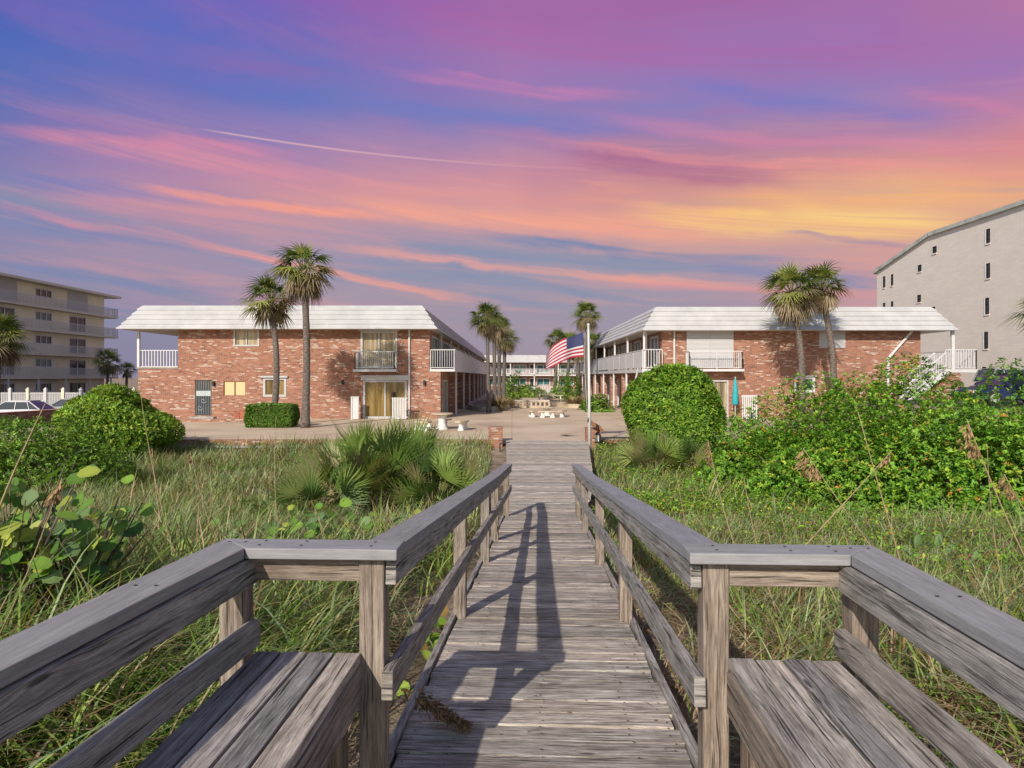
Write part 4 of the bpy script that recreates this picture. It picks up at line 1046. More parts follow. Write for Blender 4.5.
shrub('round_bush', 'rounded green bush in front of the left end of the brick motel', 'bush', x, d, 2.0, 1.8, PZ(391, d)-float(ground_z(x, d)), 13000, 6, (.07,.13), [(.17,.31,.03),(.25,.41,.04),(.10,.19,.02),(.36,.48,.06)], amp=.26, seed=5, sprigs=30, aspect=.40, thick=.30, base=.05, ball=True)
d = 17.5; x = PX(48, d)
shrub('low_bush', 'low spreading green bush left of the rounded bush, before the parking lot', 'bush', x, d, 1.9, 1.4, PZ(425, d)-float(ground_z(x, d)), 5000, 6, (.06,.10), [(.14,.27,.03),(.21,.36,.04),(.08,.16,.02)], amp=.2, seed=6, aspect=.4, thick=.4)
d = 20; x = PX(-12, d)
shrub('low_bush', 'green bush cut by the left edge of the frame', 'bush', x, d, 2.0, 1.4, PZ(432, d)-float(ground_z(x, d)), 4000, 6, (.06,.10), [(.14,.27,.03),(.21,.36,.04),(.08,.16,.02)], amp=.2, seed=16, aspect=.4)
d = 33; x = PX(272, d)
shrub('clipped_hedge', 'small clipped box hedge at the foot of the left palms by the brick wall', 'hedge', x, d, 1.18, .75, 1.10, 7000, 6, (.05,.08), [(.12,.24,.03),(.17,.31,.04),(.08,.16,.02)], amp=.035, seed=8, box=True, zb=0., thick=.2, base=.02, aspect=.45)

# -- fans and palms
def fan(C, D, Up, R, n=16, spread=2.0, droop=.25, w=.05, seg=2):
    """palmate leaf: n leaflets radiating from C; returns strips as quads"""
    D = unit(np.array(D, float)); S = unit(np.cross(D, Up)); N = np.cross(S, D); V = []; Fc = []
    th = np.linspace(-spread, spread, n) + rng.normal(0, .04, n)
    for t in th:
        d0 = D*math.cos(t) + S*math.sin(t); d0 = unit(d0 + N*.12*math.cos(t*1.5)); sd = unit(np.cross(d0, N)); r = R*(1-.22*(abs(t)/spread)**2)*rng.uniform(.88,1.06); b = len(V)
        for k in range(seg+1):
            u = k/seg; p = C + d0*r*u - np.array([0,0,1.])*droop*r*u**2.2; ww = w*(.55 + .9*u - 1.4*u*u) if k < seg else w*.04
            fold = N*ww*.25; V += [p - sd*ww + fold, p + sd*ww + fold]
        for k in range(seg): Fc.append((b+2*k, b+2*k+1, b+2*k+3, b+2*k+2))
    return np.array(V), np.array(Fc)
def palm(label, base, crown, R, r0=.17, seed=1, group=None, nf=40, dead=20, curve=(0,0), wide=.045):
    """base and crown centre are world points"""
    global rng; keep = rng; rng = np.random.default_rng(seed)
    R *= 1.07; base, crown = Vector(base), Vector(crown); root = empty('palm_tree', base); tag(root, label, 'palm tree', group)
    top = crown - base; H = top.length; mb = MB(); pts = []; rs = []
    n = 26
    for k in range(n+1):
        t = k/n; p = top*t + Vector((curve[0], curve[1], 0))*math.sin(math.pi*t); pts.append(p); rs.append(r0*(1.35-.35*min(1,t*6))*(1-.22*t)*(1+.05*math.sin(k*2.3)) * (1.25 if t > .93 else 1))
    mb.tube(pts, rs, 10); mb.build('trunk', M['palmbark'], root, smooth=True)
    # old leaf boots under the crown
    mb = MB()
    for k in range(34):
        th = k*2.4; z = -R*.55*(k/34); p = top + Vector((math.cos(th)*r0*.8, math.sin(th)*r0*.8, z)); mb.tint = (1,1,1)
        q = p + Vector((math.cos(th)*.14, math.sin(th)*.14, .20)); mb.beam(p, q, .07, .025)
    mb.build('leaf_boots', M['palmbark'], root)
    G, B, SV, SF = [], [], [], []; c0 = np.array(top); og = ob = 0; TG, TB, FG, FB = [], [], [], []; st = MB()
    for k in range(nf+dead):
        th = k*2.39996 + rng.uniform(-.2,.2); live = k < nf
        if live: u = (k+.5)/nf; e = math.radians(86 - 112*u**.85 + rng.uniform(-14,14))
        else: e = math.radians(rng.uniform(-62, -22))
        Dv = np.array([math.cos(th)*math.cos(e), math.sin(th)*math.cos(e), math.sin(e)]); pl = R*rng.uniform(.34,.62)*(1 if live else .75)
        c = c0 + Dv*pl + np.array([0,0,.1*R*math.cos(e)]); tilt = unit(Dv + np.array([0,0,-.30 if live else -.9]))
        v, f = fan(c, tilt, np.array([0,0,1.]) + .3*rng.normal(0,1,3), R*rng.uniform(.44,.74)*(1 if live else .8), 12, 1.45 if live else .9, .30 if live else .5, wide*R/1.5)
        ci = [(.11,.17,.035), (.18,.24,.05), (.07,.11,.03), (.29,.32,.07)][rng.integers(4)] if live and u < .72 else ([(.24,.20,.11), (.32,.26,.17), (.17,.13,.08)][rng.integers(3)] if (not live or rng.uniform() < .45) else (.22,.24,.08))
        t = np.repeat(np.array([ci])*rng.uniform(.8,1.2), len(v), 0)
        if live: G.append(v); FG.append(f+og); og += len(v); TG.append(t)
        else: B.append(v); FB.append(f+ob); ob += len(v); TB.append(t)
        st.tint = (1,1,1); st.beam(Vector(c0), Vector(c), .03, .02)
    mesh_np('fronds', np.concatenate(G), np.concatenate(FG), np.concatenate(TG), M['leaf'], root)
    mesh_np('dead_fronds', np.concatenate(B), np.concatenate(FB), np.concatenate(TB), M['dry'], root)
    M.setdefault('petiole', simple('palm_petiole', (.20,.18,.08), .6, .2)); st.build('frond_stalks', M['petiole'], root)
    rng = keep; return root
def palm_px(label, pxb, pyb_z, d, pxc, pyc, R, **kw):
    return palm(label, (PX(pxb,d), d, pyb_z), (PX(pxc,d), d, PZ(pyc,d)), R, **kw)
g1 = 'pair of palms before the left motel wing'
palm_px('taller palm of the left pair, right of the hedge, crown high above the white roof', 305, 0, 32.5, 304, 272, 1.62, r0=.19, seed=11, group=g1, curve=(.10,0))
palm_px('shorter palm of the left pair, trunk rising behind the clipped hedge', 273, 0, 33.6, 271, 302, 1.45, r0=.17, seed=12, group=g1, curve=(.22,0))
g2 = 'pair of palms before the right motel wing'
palm_px('left palm of the right pair, with the fuller shaggy crown', 801, 0, 35.0, 792, 295, 1.65, r0=.18, seed=13, group=g2, dead=30, curve=(.25,0))
palm_px('right palm of the right pair, its trunk leaning to the left', 832, 0, 36.0, 820, 290, 1.50, r0=.18, seed=14, group=g2, dead=20, curve=(.35,0))
g3 = 'palms in the left planter of the court'
palm_px('nearest, leftmost palm of the left court group with a thin pale trunk', 489, 0, 46, 487, 320, 1.35, r0=.14, seed=15, group=g3, nf=44)
palm_px('second palm from the left in the left court group', 495, 0, 51, 494, 327, 1.30, r0=.16, seed=16, group=g3, nf=44, dead=24)
palm_px('third palm from the left in the left court group', 499.5, 0, 55, 499, 330, 1.25, r0=.17, seed=17, group=g3, nf=40, dead=24)
palm_px('rightmost, lowest palm of the left court group', 503.5, 0, 60, 505, 341, 1.35, r0=.18, seed=18, group=g3, nf=40, dead=24)
g4 = 'palms on the right of the court'
palm_px('tallest palm of the right court group, behind the top of the flagpole', 586, 0, 57, 587, 317, 1.42, r0=.20, seed=19, group=g4)
palm_px('palm just right of and behind the flagpole, lower crown beside the tallest one', 583, 0, 63, 592, 346, 1.5, r0=.20, seed=20, group=g4)
palm_px('leftmost palm of the right court group, seen above the flag', 554, 0, 74, 558, 341, 1.45, r0=.18, seed=21, group=g4)
palm_px('palm between the leftmost and tallest ones of the right court group, above the flag', 566, 0, 70, 570, 345, 1.5, r0=.18, seed=22, group=g4)
palm_px('slim palm trunk in line with the flag, in the right court group', 579, 0, 66, 578, 352, 1.3, r0=.18, seed=23, group=g4)
palm_px('palm at the far left edge before the beige apartment block', -4, -.6, 52, -2, 342, 2.35, r0=.25, seed=24, nf=60, dead=30)
palm_px('palm cut by the right edge of the frame, only its frond tips showing', 1072, 1.0, 27, 1058, 316, 1.5, r0=.2, seed=25, nf=50, dead=26)
palm_px('small distant palm at the right end of the beige apartment block', 107, -.6, 88, 108, 363, 1.9, r0=.2, seed=26, nf=34, dead=16)
palm_px('tiny distant palm between the beige block and the motel roof', 126, -.6, 96, 127, 371, 1.4, r0=.2, seed=27, nf=30, dead=10)

# -- saw palmettos / yucca in the left grass
def palmetto(label, px, d, py, R, nfan, seed, group='palmettos in the grass left of the boardwalk', pal=None, spiky=False):
    global rng; keep = rng; rng = np.random.default_rng(seed)
    x = PX(px, d); g0 = float(ground_z(x, d)); root = empty('palmetto', (x, d, g0)); tag(root, label, 'palmetto', group); H = max(.4, PZ(py, d) - g0)
    V, Fc, T, o = [], [], [], 0; st = MB()
    for k in range(nfan):
        th = k*2.4 + rng.uniform(-.3,.3); q = math.sqrt((k+.5)/nfan); e = math.radians(82 - 62*q)
        Dv = np.array([math.cos(th)*math.cos(e), math.sin(th)*math.cos(e), math.sin(e)]); pl = max(.25*H, (H - R*.85)*rng.uniform(.75,1.08)); c = Dv*pl*np.array([.7,.7,1])
        Up = np.array([0,0,1.]) + .5*rng.normal(0,1,3)
        v, f = fan(c, unit(Dv + np.array([0,0,.15])), Up, R*rng.uniform(.8,1.1), 20, 1.25 if not spiky else 1.0, .05, .019*R/.6, 2)
        ci = (pal or [(.14,.24,.045), (.22,.32,.07), (.09,.16,.04), (.32,.38,.12), (.30,.28,.13)])[rng.integers(5)]
        V.append(v); Fc.append(f+o); o += len(v); T.append(np.repeat(np.array([ci])*rng.uniform(.8,1.2), len(v), 0)); st.beam((0,0,0), Vector(c), .016, .012)
    mesh_np('fronds', np.concatenate(V), np.concatenate(Fc), np.concatenate(T), M['leaf'], root); st.build('frond_stalks', M['petiole'], root); rng = keep
palmetto('tall spiky palmetto in the centre of the left clump, before the sliding door', 372, 14, 407, .82, 46, 31, spiky=True)
palmetto('spiky palmetto at the right of the left clump, before the stone tables', 404, 15, 412, .85, 40, 32, spiky=True)
palmetto('fan palmetto at the left of the clump with open drooping fans', 314, 12, 446, .60, 20, 33)
palmetto('olive palmetto between the left fans and the tall centre one', 345, 13.2, 424, .75, 34, 34, spiky=True)
palmetto('low palmetto right of the clump, nearest the handrail', 434, 13.5, 432, .7, 28, 35)
palmetto('low fan palmetto in front of the round bush by the flagpole', 655, 19.5, 420, .75, 26, 36, group='palmettos by the round bush')
palmetto('second low palmetto in front of the round bush, nearer its middle', 682, 19.8, 428, .70, 22, 37, group='palmettos by the round bush')

# -- sea grape plants with round leaves
def seagrape(label, px, d, H, n, rl, seed, spread=.5, pal=None, x=None, group='sea grape plants left of the boardwalk', name='sea_grape'):
    global rng; keep = rng; rng = np.random.default_rng(seed)
    x = PX(px, d) if x is None else x; g0 = float(ground_z(x, d)); root = empty(name, (x, d, g0)); tag(root, label, 'plant', group)
    V, Fc, T, o = [], [], [], 0; st = MB(); nb = max(3, n//5)
    for b in range(nb):
        th = b*2.4+rng.uniform(-.4,.4); tip = Vector((math.cos(th)*spread*rng.uniform(.4,1), math.sin(th)*spread*rng.uniform(.4,1), H*rng.uniform(.6,1))); st.tube([(0,0,0), tip*.5+Vector((0,0,.1*H)), tip], [.012,.008,.004], 5)
        for k in range(n//nb):
            t = rng.uniform(.35, 1.02); c = np.array(tip*t) + rng.normal(0,.05,3); nn = unit(np.array([rng.normal(0,.45), rng.normal(-.45,.45), .8])); a1 = unit(np.cross(nn, [rng.normal(),rng.normal(),.3])); a2 = np.cross(nn, a1); r = rl*rng.uniform(.7,1.15)
            c = c + a1*r*.8; m = 8
            ring = [c + (a1*math.cos(2*math.pi*j/m)*1.0 + a2*math.sin(2*math.pi*j/m)*1.08)*r + nn*(.12*r*math.cos(4*math.pi*j/m)) for j in range(m)]
            ctr = c - nn*.08*r; V += ring + [ctr]; 
            col_ = np.array((pal or [(.13,.26,.04), (.20,.34,.05), (.09,.18,.04), (.34,.40,.07), (.18,.28,.11)])[rng.integers(5)])*rng.uniform(.8,1.2)
            for j in range(0, m, 2): Fc.append((o+j, o+j+1, o+(j+2)%m, o+m))
            T += [col_]*m + [col_*1.15]; o += m+1
    mesh_np('leaves', np.array(V), np.array(Fc), np.array(T), M['leaf'], root); st.build('stem', M['bark'], root); rng = keep
seagrape('sea grape with large round leaves at the left edge above the handrail', 6, 4.6, 1.34, 140, .066, 41, .55)
seagrape('sea grape with dark broad leaves left of the handrail corner', 80, 5.0, 1.10, 140, .066, 42, .55)
seagrape('low sea grape behind the left handrail corner', 250, 7.5, .70, 110, .062, 43, .8)
seagrape('sea grape with pale leaves in front of the left palmettos', 318, 8.5, .84, 120, .064, 44, .7)
seagrape('sea grape among grass between the left edge and the handrail corner', 34, 6.3, 1.05, 130, .068, 45, .8)
seagrape('small sea grape low in the grass before the palmettos', 400, 9.5, .6, 60, .07, 46, .7)
BR = [(.22,.36,.04), (.28,.42,.05), (.18,.30,.04), (.32,.44,.08), (.30,.20,.06)]
seagrape('cluster of small round lime green leaves on the sand beside the left handrail', 408, 4.1, .16, 12, .045, 47, .14, BR, group='lime green leaf clusters by the left handrail', name='pennywort')
seagrape('lime green round leaves further along the left handrail', 428, 4.9, .16, 14, .05, 48, .18, BR, group='lime green leaf clusters by the left handrail', name='pennywort')
seagrape('farthest lime green leaf cluster by the second left handrail post', 446, 5.5, .15, 10, .06, 49, .12, BR, group='lime green leaf clusters by the left handrail', name='pennywort')

# -- prickly pear
def cactus(label, px, d, pads, seed):
    x = PX(px, d); g0 = float(ground_z(x, d)); root = empty('prickly_pear', (x, d, g0)); tag(root, label, 'cactus', 'prickly pears before the right thicket')
    M.setdefault('cactus', simple('grey_green_cactus_skin', (.12,.20,.07), .6, .2, 12))
    for (cx, cz, r, tilt, yaw) in pads:
        cx, cz, r = cx*.8, cz*.8, r*.78
        mb = MB(); Rm = Matrix.Translation((cx, 0, cz)) @ Matrix.Rotation(yaw, 4, 'Z') @ Matrix.Rotation(tilt, 4, 'Y'); prof = []
        nu, nv = 14, 8; grid = []
        for i in range(nv+1):
            v = math.pi*i/nv; grid.append([Rm @ Vector((r*.72*math.sin(v)*math.cos(2*math.pi*j/nu), .035*math.sin(v)*math.sin(2*math.pi*j/nu), r - r*math.cos(v)*1.0)) for j in range(nu)])
        for i in range(nv):
            for j in range(nu): mb.face([grid[i][j], grid[i][(j+1)%nu], grid[i+1][(j+1)%nu], grid[i+1][j]])
        mb.build('pad', M['cactus'], root, smooth=True)
cactus('prickly pear with upright oval pads in front of the right thicket', 930, 8.6, [(-.12,.0,.14,-.25,.2), (-.17,.22,.15,-.2,.5), (.05,.0,.15,.2,-.3), (.10,.25,.14,.35,.4), (-.28,.10,.13,-.5,-.2), (.22,.12,.14,.75,.1)], 1)
cactus('smaller prickly pear with a yellowish pad, right of the larger one', 968, 8.0, [(0,.0,.14,.2,.1), (.07,.2,.12,.5,.3), (-.10,.02,.13,-.4,.4)], 2)
cactus('low prickly pear nearest the right handrail corner', 925, 6.4, [(0,0,.11,.1,.6), (-.06,.16,.10,-.3,.1)], 3)

# -- sea oats and dry stalks
def oat(label, pts, d, head=0., r=.006, colr=(.36,.27,.15), seed=1, name='sea_oat', cat='dry grass stalk', curve=.04):
    """pts: tip and foot in the picture plane at depth d"""
    rr = np.random.default_rng(seed); (tx, ty), (bx, by) = pts; foot = P(bx, by, d); tip = P(tx, ty, d)
    gz_ = float(ground_z(foot.x, d)); k = (foot.z - gz_)/(tip.z-foot.z) if tip.z > foot.z else 0; foot2 = foot + (foot-tip)*max(0, min(k, 1.2)); foot2.z = max(foot2.z, gz_-.02)
    root = empty(name, foot2); tag(root, label, cat, 'dry seed stalks standing out of the dune grass')
    top = tip - foot2; mb = MB(); n = 12; sd = Vector((top.z, 0, -top.x)).normalized() * (-1 if top.x < 0 else 1); ps = []
    for i in range(n+1):
        t = i/n; ps.append(top*t - sd*curve*top.length*math.sin(math.pi*t)*.6*-1)
    mb.tube(ps, [r*(1.2-.8*i/n) for i in range(n+1)], 5)
    key = 'straw_stalk'; M.setdefault(key, simple('straw_stalk', colr, .8, .2, 20)); mb.build('stalk', M[key], root, smooth=True)
    if head:
        V, Fc, T, o = [], [], [], 0; nn = int(190*head/.3)
        for i in range(nn):
            u = rr.uniform(0,1); t = 1 - head/top.length*u; p = np.array(top*t - sd*curve*top.length*math.sin(math.pi*t)*.6*-1)
            L = rr.uniform(.022,.042); dv = unit(np.array([-.35 + rr.normal(0,.22), rr.normal(0,.3), -.85+rr.normal(0,.2)])); L *= 1.15; s = unit(np.cross(dv, rr.normal(0,1,3)))*L*.17; off_ = dv*rr.uniform(.0,.062)*(.45+.9*math.sin(math.pi*min(1,u+.1)))
            q = p + off_; V += [q, q+dv*L*.5+s, q+dv*L, q+dv*L*.5-s]; Fc.append((o,o+1,o+2,o+3)); o += 4; T += [np.array([.34,.23,.12])*rr.uniform(.55,1.25)]*4
        mesh_np('seed_head', np.array(V), np.array(Fc), np.array(T), M['dry'], root)
oat('tall bent sea oat with a drooping brown seed head, near the right edge', ((967,420),(1022,536)), 3.9, .20, .006, seed=1)
oat('bent sea oat with a drooping seed head in the middle of the right side', ((803,448),(884,552)), 4.2, .20, .005, seed=2)
oat('long straight dry stalk with a pale tip crossing in front of the right thicket', ((858,412),(904,566)), 3.8, 0, .005, seed=3, curve=.01)
oat('short dry stalk crossing the long one, leaning right', ((891,452),(836,512)), 5.0, .06, .006, seed=4, curve=.0)
oat('sea oat with a small drooping head nearest the round bush', ((708,440),(726,505)), 7.0, .25, .007, seed=5)
oat('sea oat at the right edge with a low hanging seed head', ((1004,474),(1034,520)), 4.6, .16, .006, seed=6)
oat('thin upright dry stalk beside the tall bent sea oat', ((987,444),(997,524)), 5.0, 0, .004, seed=7)
oat('short straw stalk in the grass right of the handrail', ((744,478),(759,540)), 5.4, 0, .005, seed=8)
oat('pale dry stalk leaning right before the low bush at the left', ((45,404),(20,462)), 4.6, 0, .008, seed=9, curve=-.02)
oat('thin dry stalk crossing the left rounded bush', ((139,382),(158,470)), 7.0, 0, .006, seed=10)
oat('brown dry stalk with a curled top rising from the left grass', ((62,478),(18,580)), 3.6, .10, .005, seed=11)
oat('thin straw stalk before the patio wall, near the clipped hedge', ((190,452),(212,520)), 7.5, .08, .006, seed=12)
oat('upright straw stalk before the clipped hedge', ((276,416),(278,478)), 8.5, .0, .006, seed=13)
oat('reddish dry stalk in the grass left of the palmettos', ((152,448),(160,500)), 8.0, .05, .008, seed=14)
oat('dry stalk in the grass right of the handrail, leaning left', ((676,470),(690,530)), 6.5, .0, .005, seed=15)
# fallen dried seed plume lying on the deck edge near the left post
rr = np.random.default_rng(5); V, Fc, T, o = [], [], [], 0
zz = deck_z(3.2)+.03
for i in range(420):
    u = rr.uniform(0,1); p = np.array([-.60+.26*u, 3.22-.14*u+ .02*rr.normal(), zz+.05*(1-u)+rr.uniform(-.01,.05)*(1.1-u)]); L = rr.uniform(.02,.05); dv = unit(np.array([.6, -.3, -.25]) + rr.normal(0,.35,3)); s = unit(np.cross(dv, rr.normal(0,1,3)))*L*.16
    V += [p, p+dv*L*.5+s, p+dv*L, p+dv*L*.5-s]; Fc.append((o,o+1,o+2,o+3)); o += 4; T += [np.array([.24,.16,.09])*rr.uniform(.5,1.3)]*4
pl = mesh_np('fallen_seed_plume', np.array(V)*[1,1,1], np.array(Fc), np.array(T), M['dry']); pl.rotation_euler = (0,0,-TH)
tag(pl, 'dried brown seed plume lying over the deck edge at the foot of the left post', 'seed head')
# litter twigs on the sand beside the deck
# ------------------------------------------------------------------ courtyard edge, pillars, walls
X0 = PX(150, 26)
mb = MB(); mb.box(X0, PX(488.5,25.9), 25.80, 26.04, -1.0, .035); rw = mb.build('retaining_wall', M['brick'])
tag(rw, 'low brick retaining wall along the courtyard edge, left of the boardwalk', 'wall')
mb = MB(); mb.box(X0, PX(488,25.6), 25.50, 25.795, -.24, -.16); mb.build('ledge', M['concrete'], rw)
mb = MB(); mb.box(X0, PX(488,25.6), 25.56, 25.79, -1.0, -.242); mb.build('footing', M['brick'], rw)
mb = MB(); mb.box(PX(602,25.9), 20.5, 25.80, 26.04, -1.0, .03); rw = mb.build('retaining_wall', M['brick'])
tag(rw, 'low brick retaining wall behind the round bush, right of the boardwalk', 'wall')
def pillar(label, px0, px1, d, h, zb=-.9):
    mb = MB(); x0, x1 = PX(px0,d), PX(px1,d); mb.box(x0, x1, d, d+.5, zb, h-.06); o = mb.build('brick_pillar', M['brick']); tag(o, label, 'pillar', 'brick pillars where the boardwalk meets the court')
    mb = MB(); mb.box(x0-.02, x1+.02, d-.02, d+.52, h-.06, h); mb.build('pillar_cap', M['brick'], o); return o
pillar('short brick pillar at the left end of the boardwalk', 488.5, 502.5, 25.5, .54)
pillar('short brick pillar at the right end of the boardwalk, behind the flagpole', 586.5, 600.5, 25.6, .50)
def small_post(label, x, y, z0, z1):
    mb = MB(); mb.box(x-.025, x+.025, y-.025, y+.025, z0, z1); mb.beam((x, y, z1-.02), (x+.35, y+.02, z1+.03), .04, .04); tag(mb.build('metal_bracket', M['dark']), label, 'post')
small_post('thin dark metal bracket post at the left pillar beside the deck end', PX(500,24.9), 24.9, -.8, .0)
# lantern and plank sign by the right pillar
x, d = PX(597.5,25.2), 25.2
lt = empty('lantern', (x, d, -.02)); tag(lt, 'small white lantern standing before the right brick pillar', 'lantern')
mb = MB(); mb.lathe((0,0,0), [(0,0),(.10,0),(.10,.05),(.085,.06)], 12); mb.lathe((0,0,0), [(.10,.30),(.12,.31),(.05,.38),(.02,.42),(0,.42)], 12)
for k in range(4): mb.tube([(.08*math.cos(k*1.57+.8), .08*math.sin(k*1.57+.8), .05), (.08*math.cos(k*1.57+.8), .08*math.sin(k*1.57+.8), .31)], .01, 5)
mb.build('lantern_frame', M['dark'], lt)
mb = MB(); mb.lathe((0,0,0), [(0,.06),(.075,.06),(.075,.30),(0,.30)], 14); mb.build('lantern_body', M['stone_white'], lt)
sg = empty('plank_sign', (PX(595,25.3), 25.3, -.2)); tag(sg, 'weathered brown wooden arrow plank leaning over the right pillar', 'sign')
mb = MB(); a, b_ = P(588.6, 420.8, 25.3) - sg.location, P(601, 428.5, 25.35) - sg.location; mb.beam(a, b_, .04, .13); mb.beam(b_ + Vector((0,0,.0)), b_ + Vector((-.05,.02,-.55)), .05, .09, up=(0,1,0))
mb.beam(P(591,424,25.36)-sg.location, P(604,431,25.36)-sg.location, .03, .08)
mb.build('plank', M['brown'], sg)
fr = empty('low_rail', (PX(604,25.3), 25.3, -.5)); tag(fr, 'low dark grey horizontal rail on short posts right of the brick pillar', 'railing')
mb = MB(); mb.beam((-.1,0,.66), (1.95,.1,.66), .08, .06); mb.build('rail', M['dark'], fr)
for xk in (.0, .95, 1.85): mb = MB(); mb.box(xk-.03, xk+.03, .02, .08, -.1, .628); mb.build('post', M['dark'], fr)
mb = MB(); mb.beam((PX(175,37),36.6,.07), (PX(262,37),36.9,.07), .3, .15); tag(mb.build('brick_kerb', M['brick']), 'long low brick kerb on the paving before the green security door', 'kerb')
for px, h, lab in ((238, .42, 'left small square brick planter by the clipped hedge'), (243.5, .52, 'right small square brick planter touching the clipped hedge')):
    x = PX(px, 37.6); mb = MB(); w = .14
    mb.box(x-w, x+w, 37.4, 37.7, .002, h); mb.box(x-w-.02, x+w+.02, 37.38, 37.72, h, h+.05); tag(o := mb.build('planter', M['terr']), lab, 'planter', 'small planters by the clipped hedge')

# ------------------------------------------------------------------ stone tables and benches
def pedestal(parent, x, y, h, r=.13, mat='stone_white'):
    mb = MB(); mb.lathe((x,y,0), [(0,.004),(r*1.25,.004),(r*1.25,.06),(r,.10),(r*.72,h*.45),(r*.8,h*.75),(r*1.1,h-.03),(r*1.1,h),(0,h)], 16); return mb.build('pedestal', M[mat], parent, smooth=False)
def stone_table(label, x, y, r=.55, h=.76):
    o = empty('stone_table', (x,y,0)); tag(o, label, 'table', 'round stone tables of the court'); pedestal(o, 0, 0, h-.07, .22)
    mb = MB(); mb.lathe((0,0,h-.07), [(0,0),(r-.03,0),(r,.02),(r,.055),(r-.02,.07),(0,.07)], 28); mb.build('table_top', M['stone_tan'], o); return o
def curved_bench(label, cx, cy, R, a0, a1, h=.44, group='curved stone benches'):
    am = (a0+a1)/2; ox, oy = cx+R*math.cos(am), cy+R*math.sin(am); o = empty('stone_bench', (ox,oy,0)); tag(o, label, 'bench', group); mb = MB(); n = 12; w = .19
    for k in range(n):
        p, q = a0+(a1-a0)*k/n, a0+(a1-a0)*(k+1)/n; f = lambda r, a, z: (cx+r*math.cos(a)-ox, cy+r*math.sin(a)-oy, z)
        mb.hexa([f(R-w,p,h-.07),f(R+w,p,h-.07),f(R+w,q,h-.07),f(R-w,q,h-.07)], [f(R-w,p,h),f(R+w,p,h),f(R+w,q,h),f(R-w,q,h)])
    mb.build('bench_slab', M['stone_tan'], o)
    for t in (.2, .8): a = a0+(a1-a0)*t; pedestal(o, cx+R*math.cos(a)-ox, cy+R*math.sin(a)-oy, h-.071, .12)
tx, ty = PX(442,31.2), 31.2
stone_table('round stone table on a white pedestal before the corner of the left motel wing', tx, ty, .50)
curved_bench('curved stone bench right of the left round table', tx, ty, 1.05, -.75, .35)
curved_bench('curved stone bench left of the left round table, partly behind the palmettos', tx, ty, 1.10, 3.0, 4.3)
curved_bench('curved stone bench on the far side of the left round table', tx, ty, 1.10, 1.3, 2.5)
tx, ty = PX(547,41.3), 41.3
stone_table('low round stone table in the middle of the court', tx, ty, .5, .58)
curved_bench('curved stone bench left of the table in the middle of the court', tx, ty, 1.0, 2.6, 3.9, .40)
curved_bench('curved stone bench right of the table in the middle of the court', tx, ty, 1.0, -.8, .5, .40)
curved_bench('curved stone bench in front of the table in the middle of the court', tx, ty, 1.0, 4.2, 5.2, .40)

# ------------------------------------------------------------------ planters and greenery of the court
def oval_wall(label, cx, cy, rx, ry, h, mat, name='planter_wall', n=36):
    mb = MB(); w = .28
    for k in range(n):
        p, q = 2*math.pi*k/n, 2*math.pi*(k+1)/n; f = lambda s, a, z: (s*1.0*math.cos(a)*(rx) - (0 if s == 1 else 0), s*math.sin(a)*ry, z)
        g_ = lambda i, a, z: ((rx-(w if i else 0))*math.cos(a), (ry-(w if i else 0))*math.sin(a), z)
        mb.hexa([g_(1,p,.0),g_(0,p,.0),g_(0,q,.0),g_(1,q,.0)], [g_(1,p,h),g_(0,p,h),g_(0,q,h),g_(1,q,h)])
    o = mb.build(name, M[mat]); o.location = (cx, cy, 0); tag(o, label, 'planter')
    mb = MB(); m = [((rx-w-.01)*math.cos(2*math.pi*k/n), (ry-w-.01)*math.sin(2*math.pi*k/n), h-.06) for k in range(n)]; mb.face(m); mb.build('soil', M['sand'], o)
oval_wall('long oval grey kerbed planter around the left court palms', -1.75, 55.5, 1.75, 8.5, .34, 'concrete')
oval_wall('oval stone kerbed planter on the right of the court below the palms', 5.1, 62, 2.2, 9.5, .30, 'stone_tan')
def ograss(label, x, y, H, R, n, seed, pal=STRAW):
    global rng; keep = rng; rng = np.random.default_rng(seed); o = empty('ornamental_grass', (x,y,0)); tag(o, label, 'plant', 'ornamental grasses in the court')
    r = R*.35*np.sqrt(rng.uniform(0,1,n)); a = rng.uniform(0,6.283,n); Rr = np.stack([r*np.cos(a), r*np.sin(a), 0*a+.05], 1)
    V, Fc, T = blades(Rr, a, rng.uniform(.7,1.1,n)*H, rng.uniform(.05,.7,n), rng.uniform(.5,1.6,n), rng.uniform(.02,.04,n), jit(pal, n, .2), 4); mesh_np('blades', V, Fc, T, M['dry'], o); rng = keep
ograss('tan ornamental grass at the foot of the left court palms, near the kerb', -.95, 48.4, 1.25, .9, 900, 51)
ograss('second tan grass mound behind the first in the left planter', -.35, 52, 1.15, .8, 700, 52)
ograss('tan ornamental grass in the right court planter, below the flag', 4.9, 53.6, 1.2, .9, 900, 53)
ograss('tan ornamental grass nearer the right gallery', 5.9, 55.5, 1.1, .8, 700, 54)
GP = [(.12,.26,.03),(.20,.36,.05),(.08,.16,.03),(.32,.42,.07)]
for lab, px, d, rx, h, sd in (('bright green leafy shrub right of the left court palms', 512, 66, 1.0, 2.3, 61), ('low dark green shrub in the middle before the white fence', 534, 80, 1.6, 1.2, 62),
        ('low green shrub left of the middle one before the white fence', 523, 84, 1.1, .9, 63), ('tall bright green shrub below the flag', 563, 68, 1.5, 2.3, 64), ('round green shrub beside the right court palms', 574, 64, 1.1, 1.5, 65),
        ('low shrub at the right end of the court planting', 600, 47, .8, .6, 66), ('small dark shrub at the near end of the right planter', 592, 50, .9, .8, 67)):
    shrub('court_shrub', lab, 'shrub', PX(px,d), d, rx, rx, h, 900, 5, (.12,.22), GP, amp=.3, seed=sd, group='shrubs of the court planting', zb=0.)
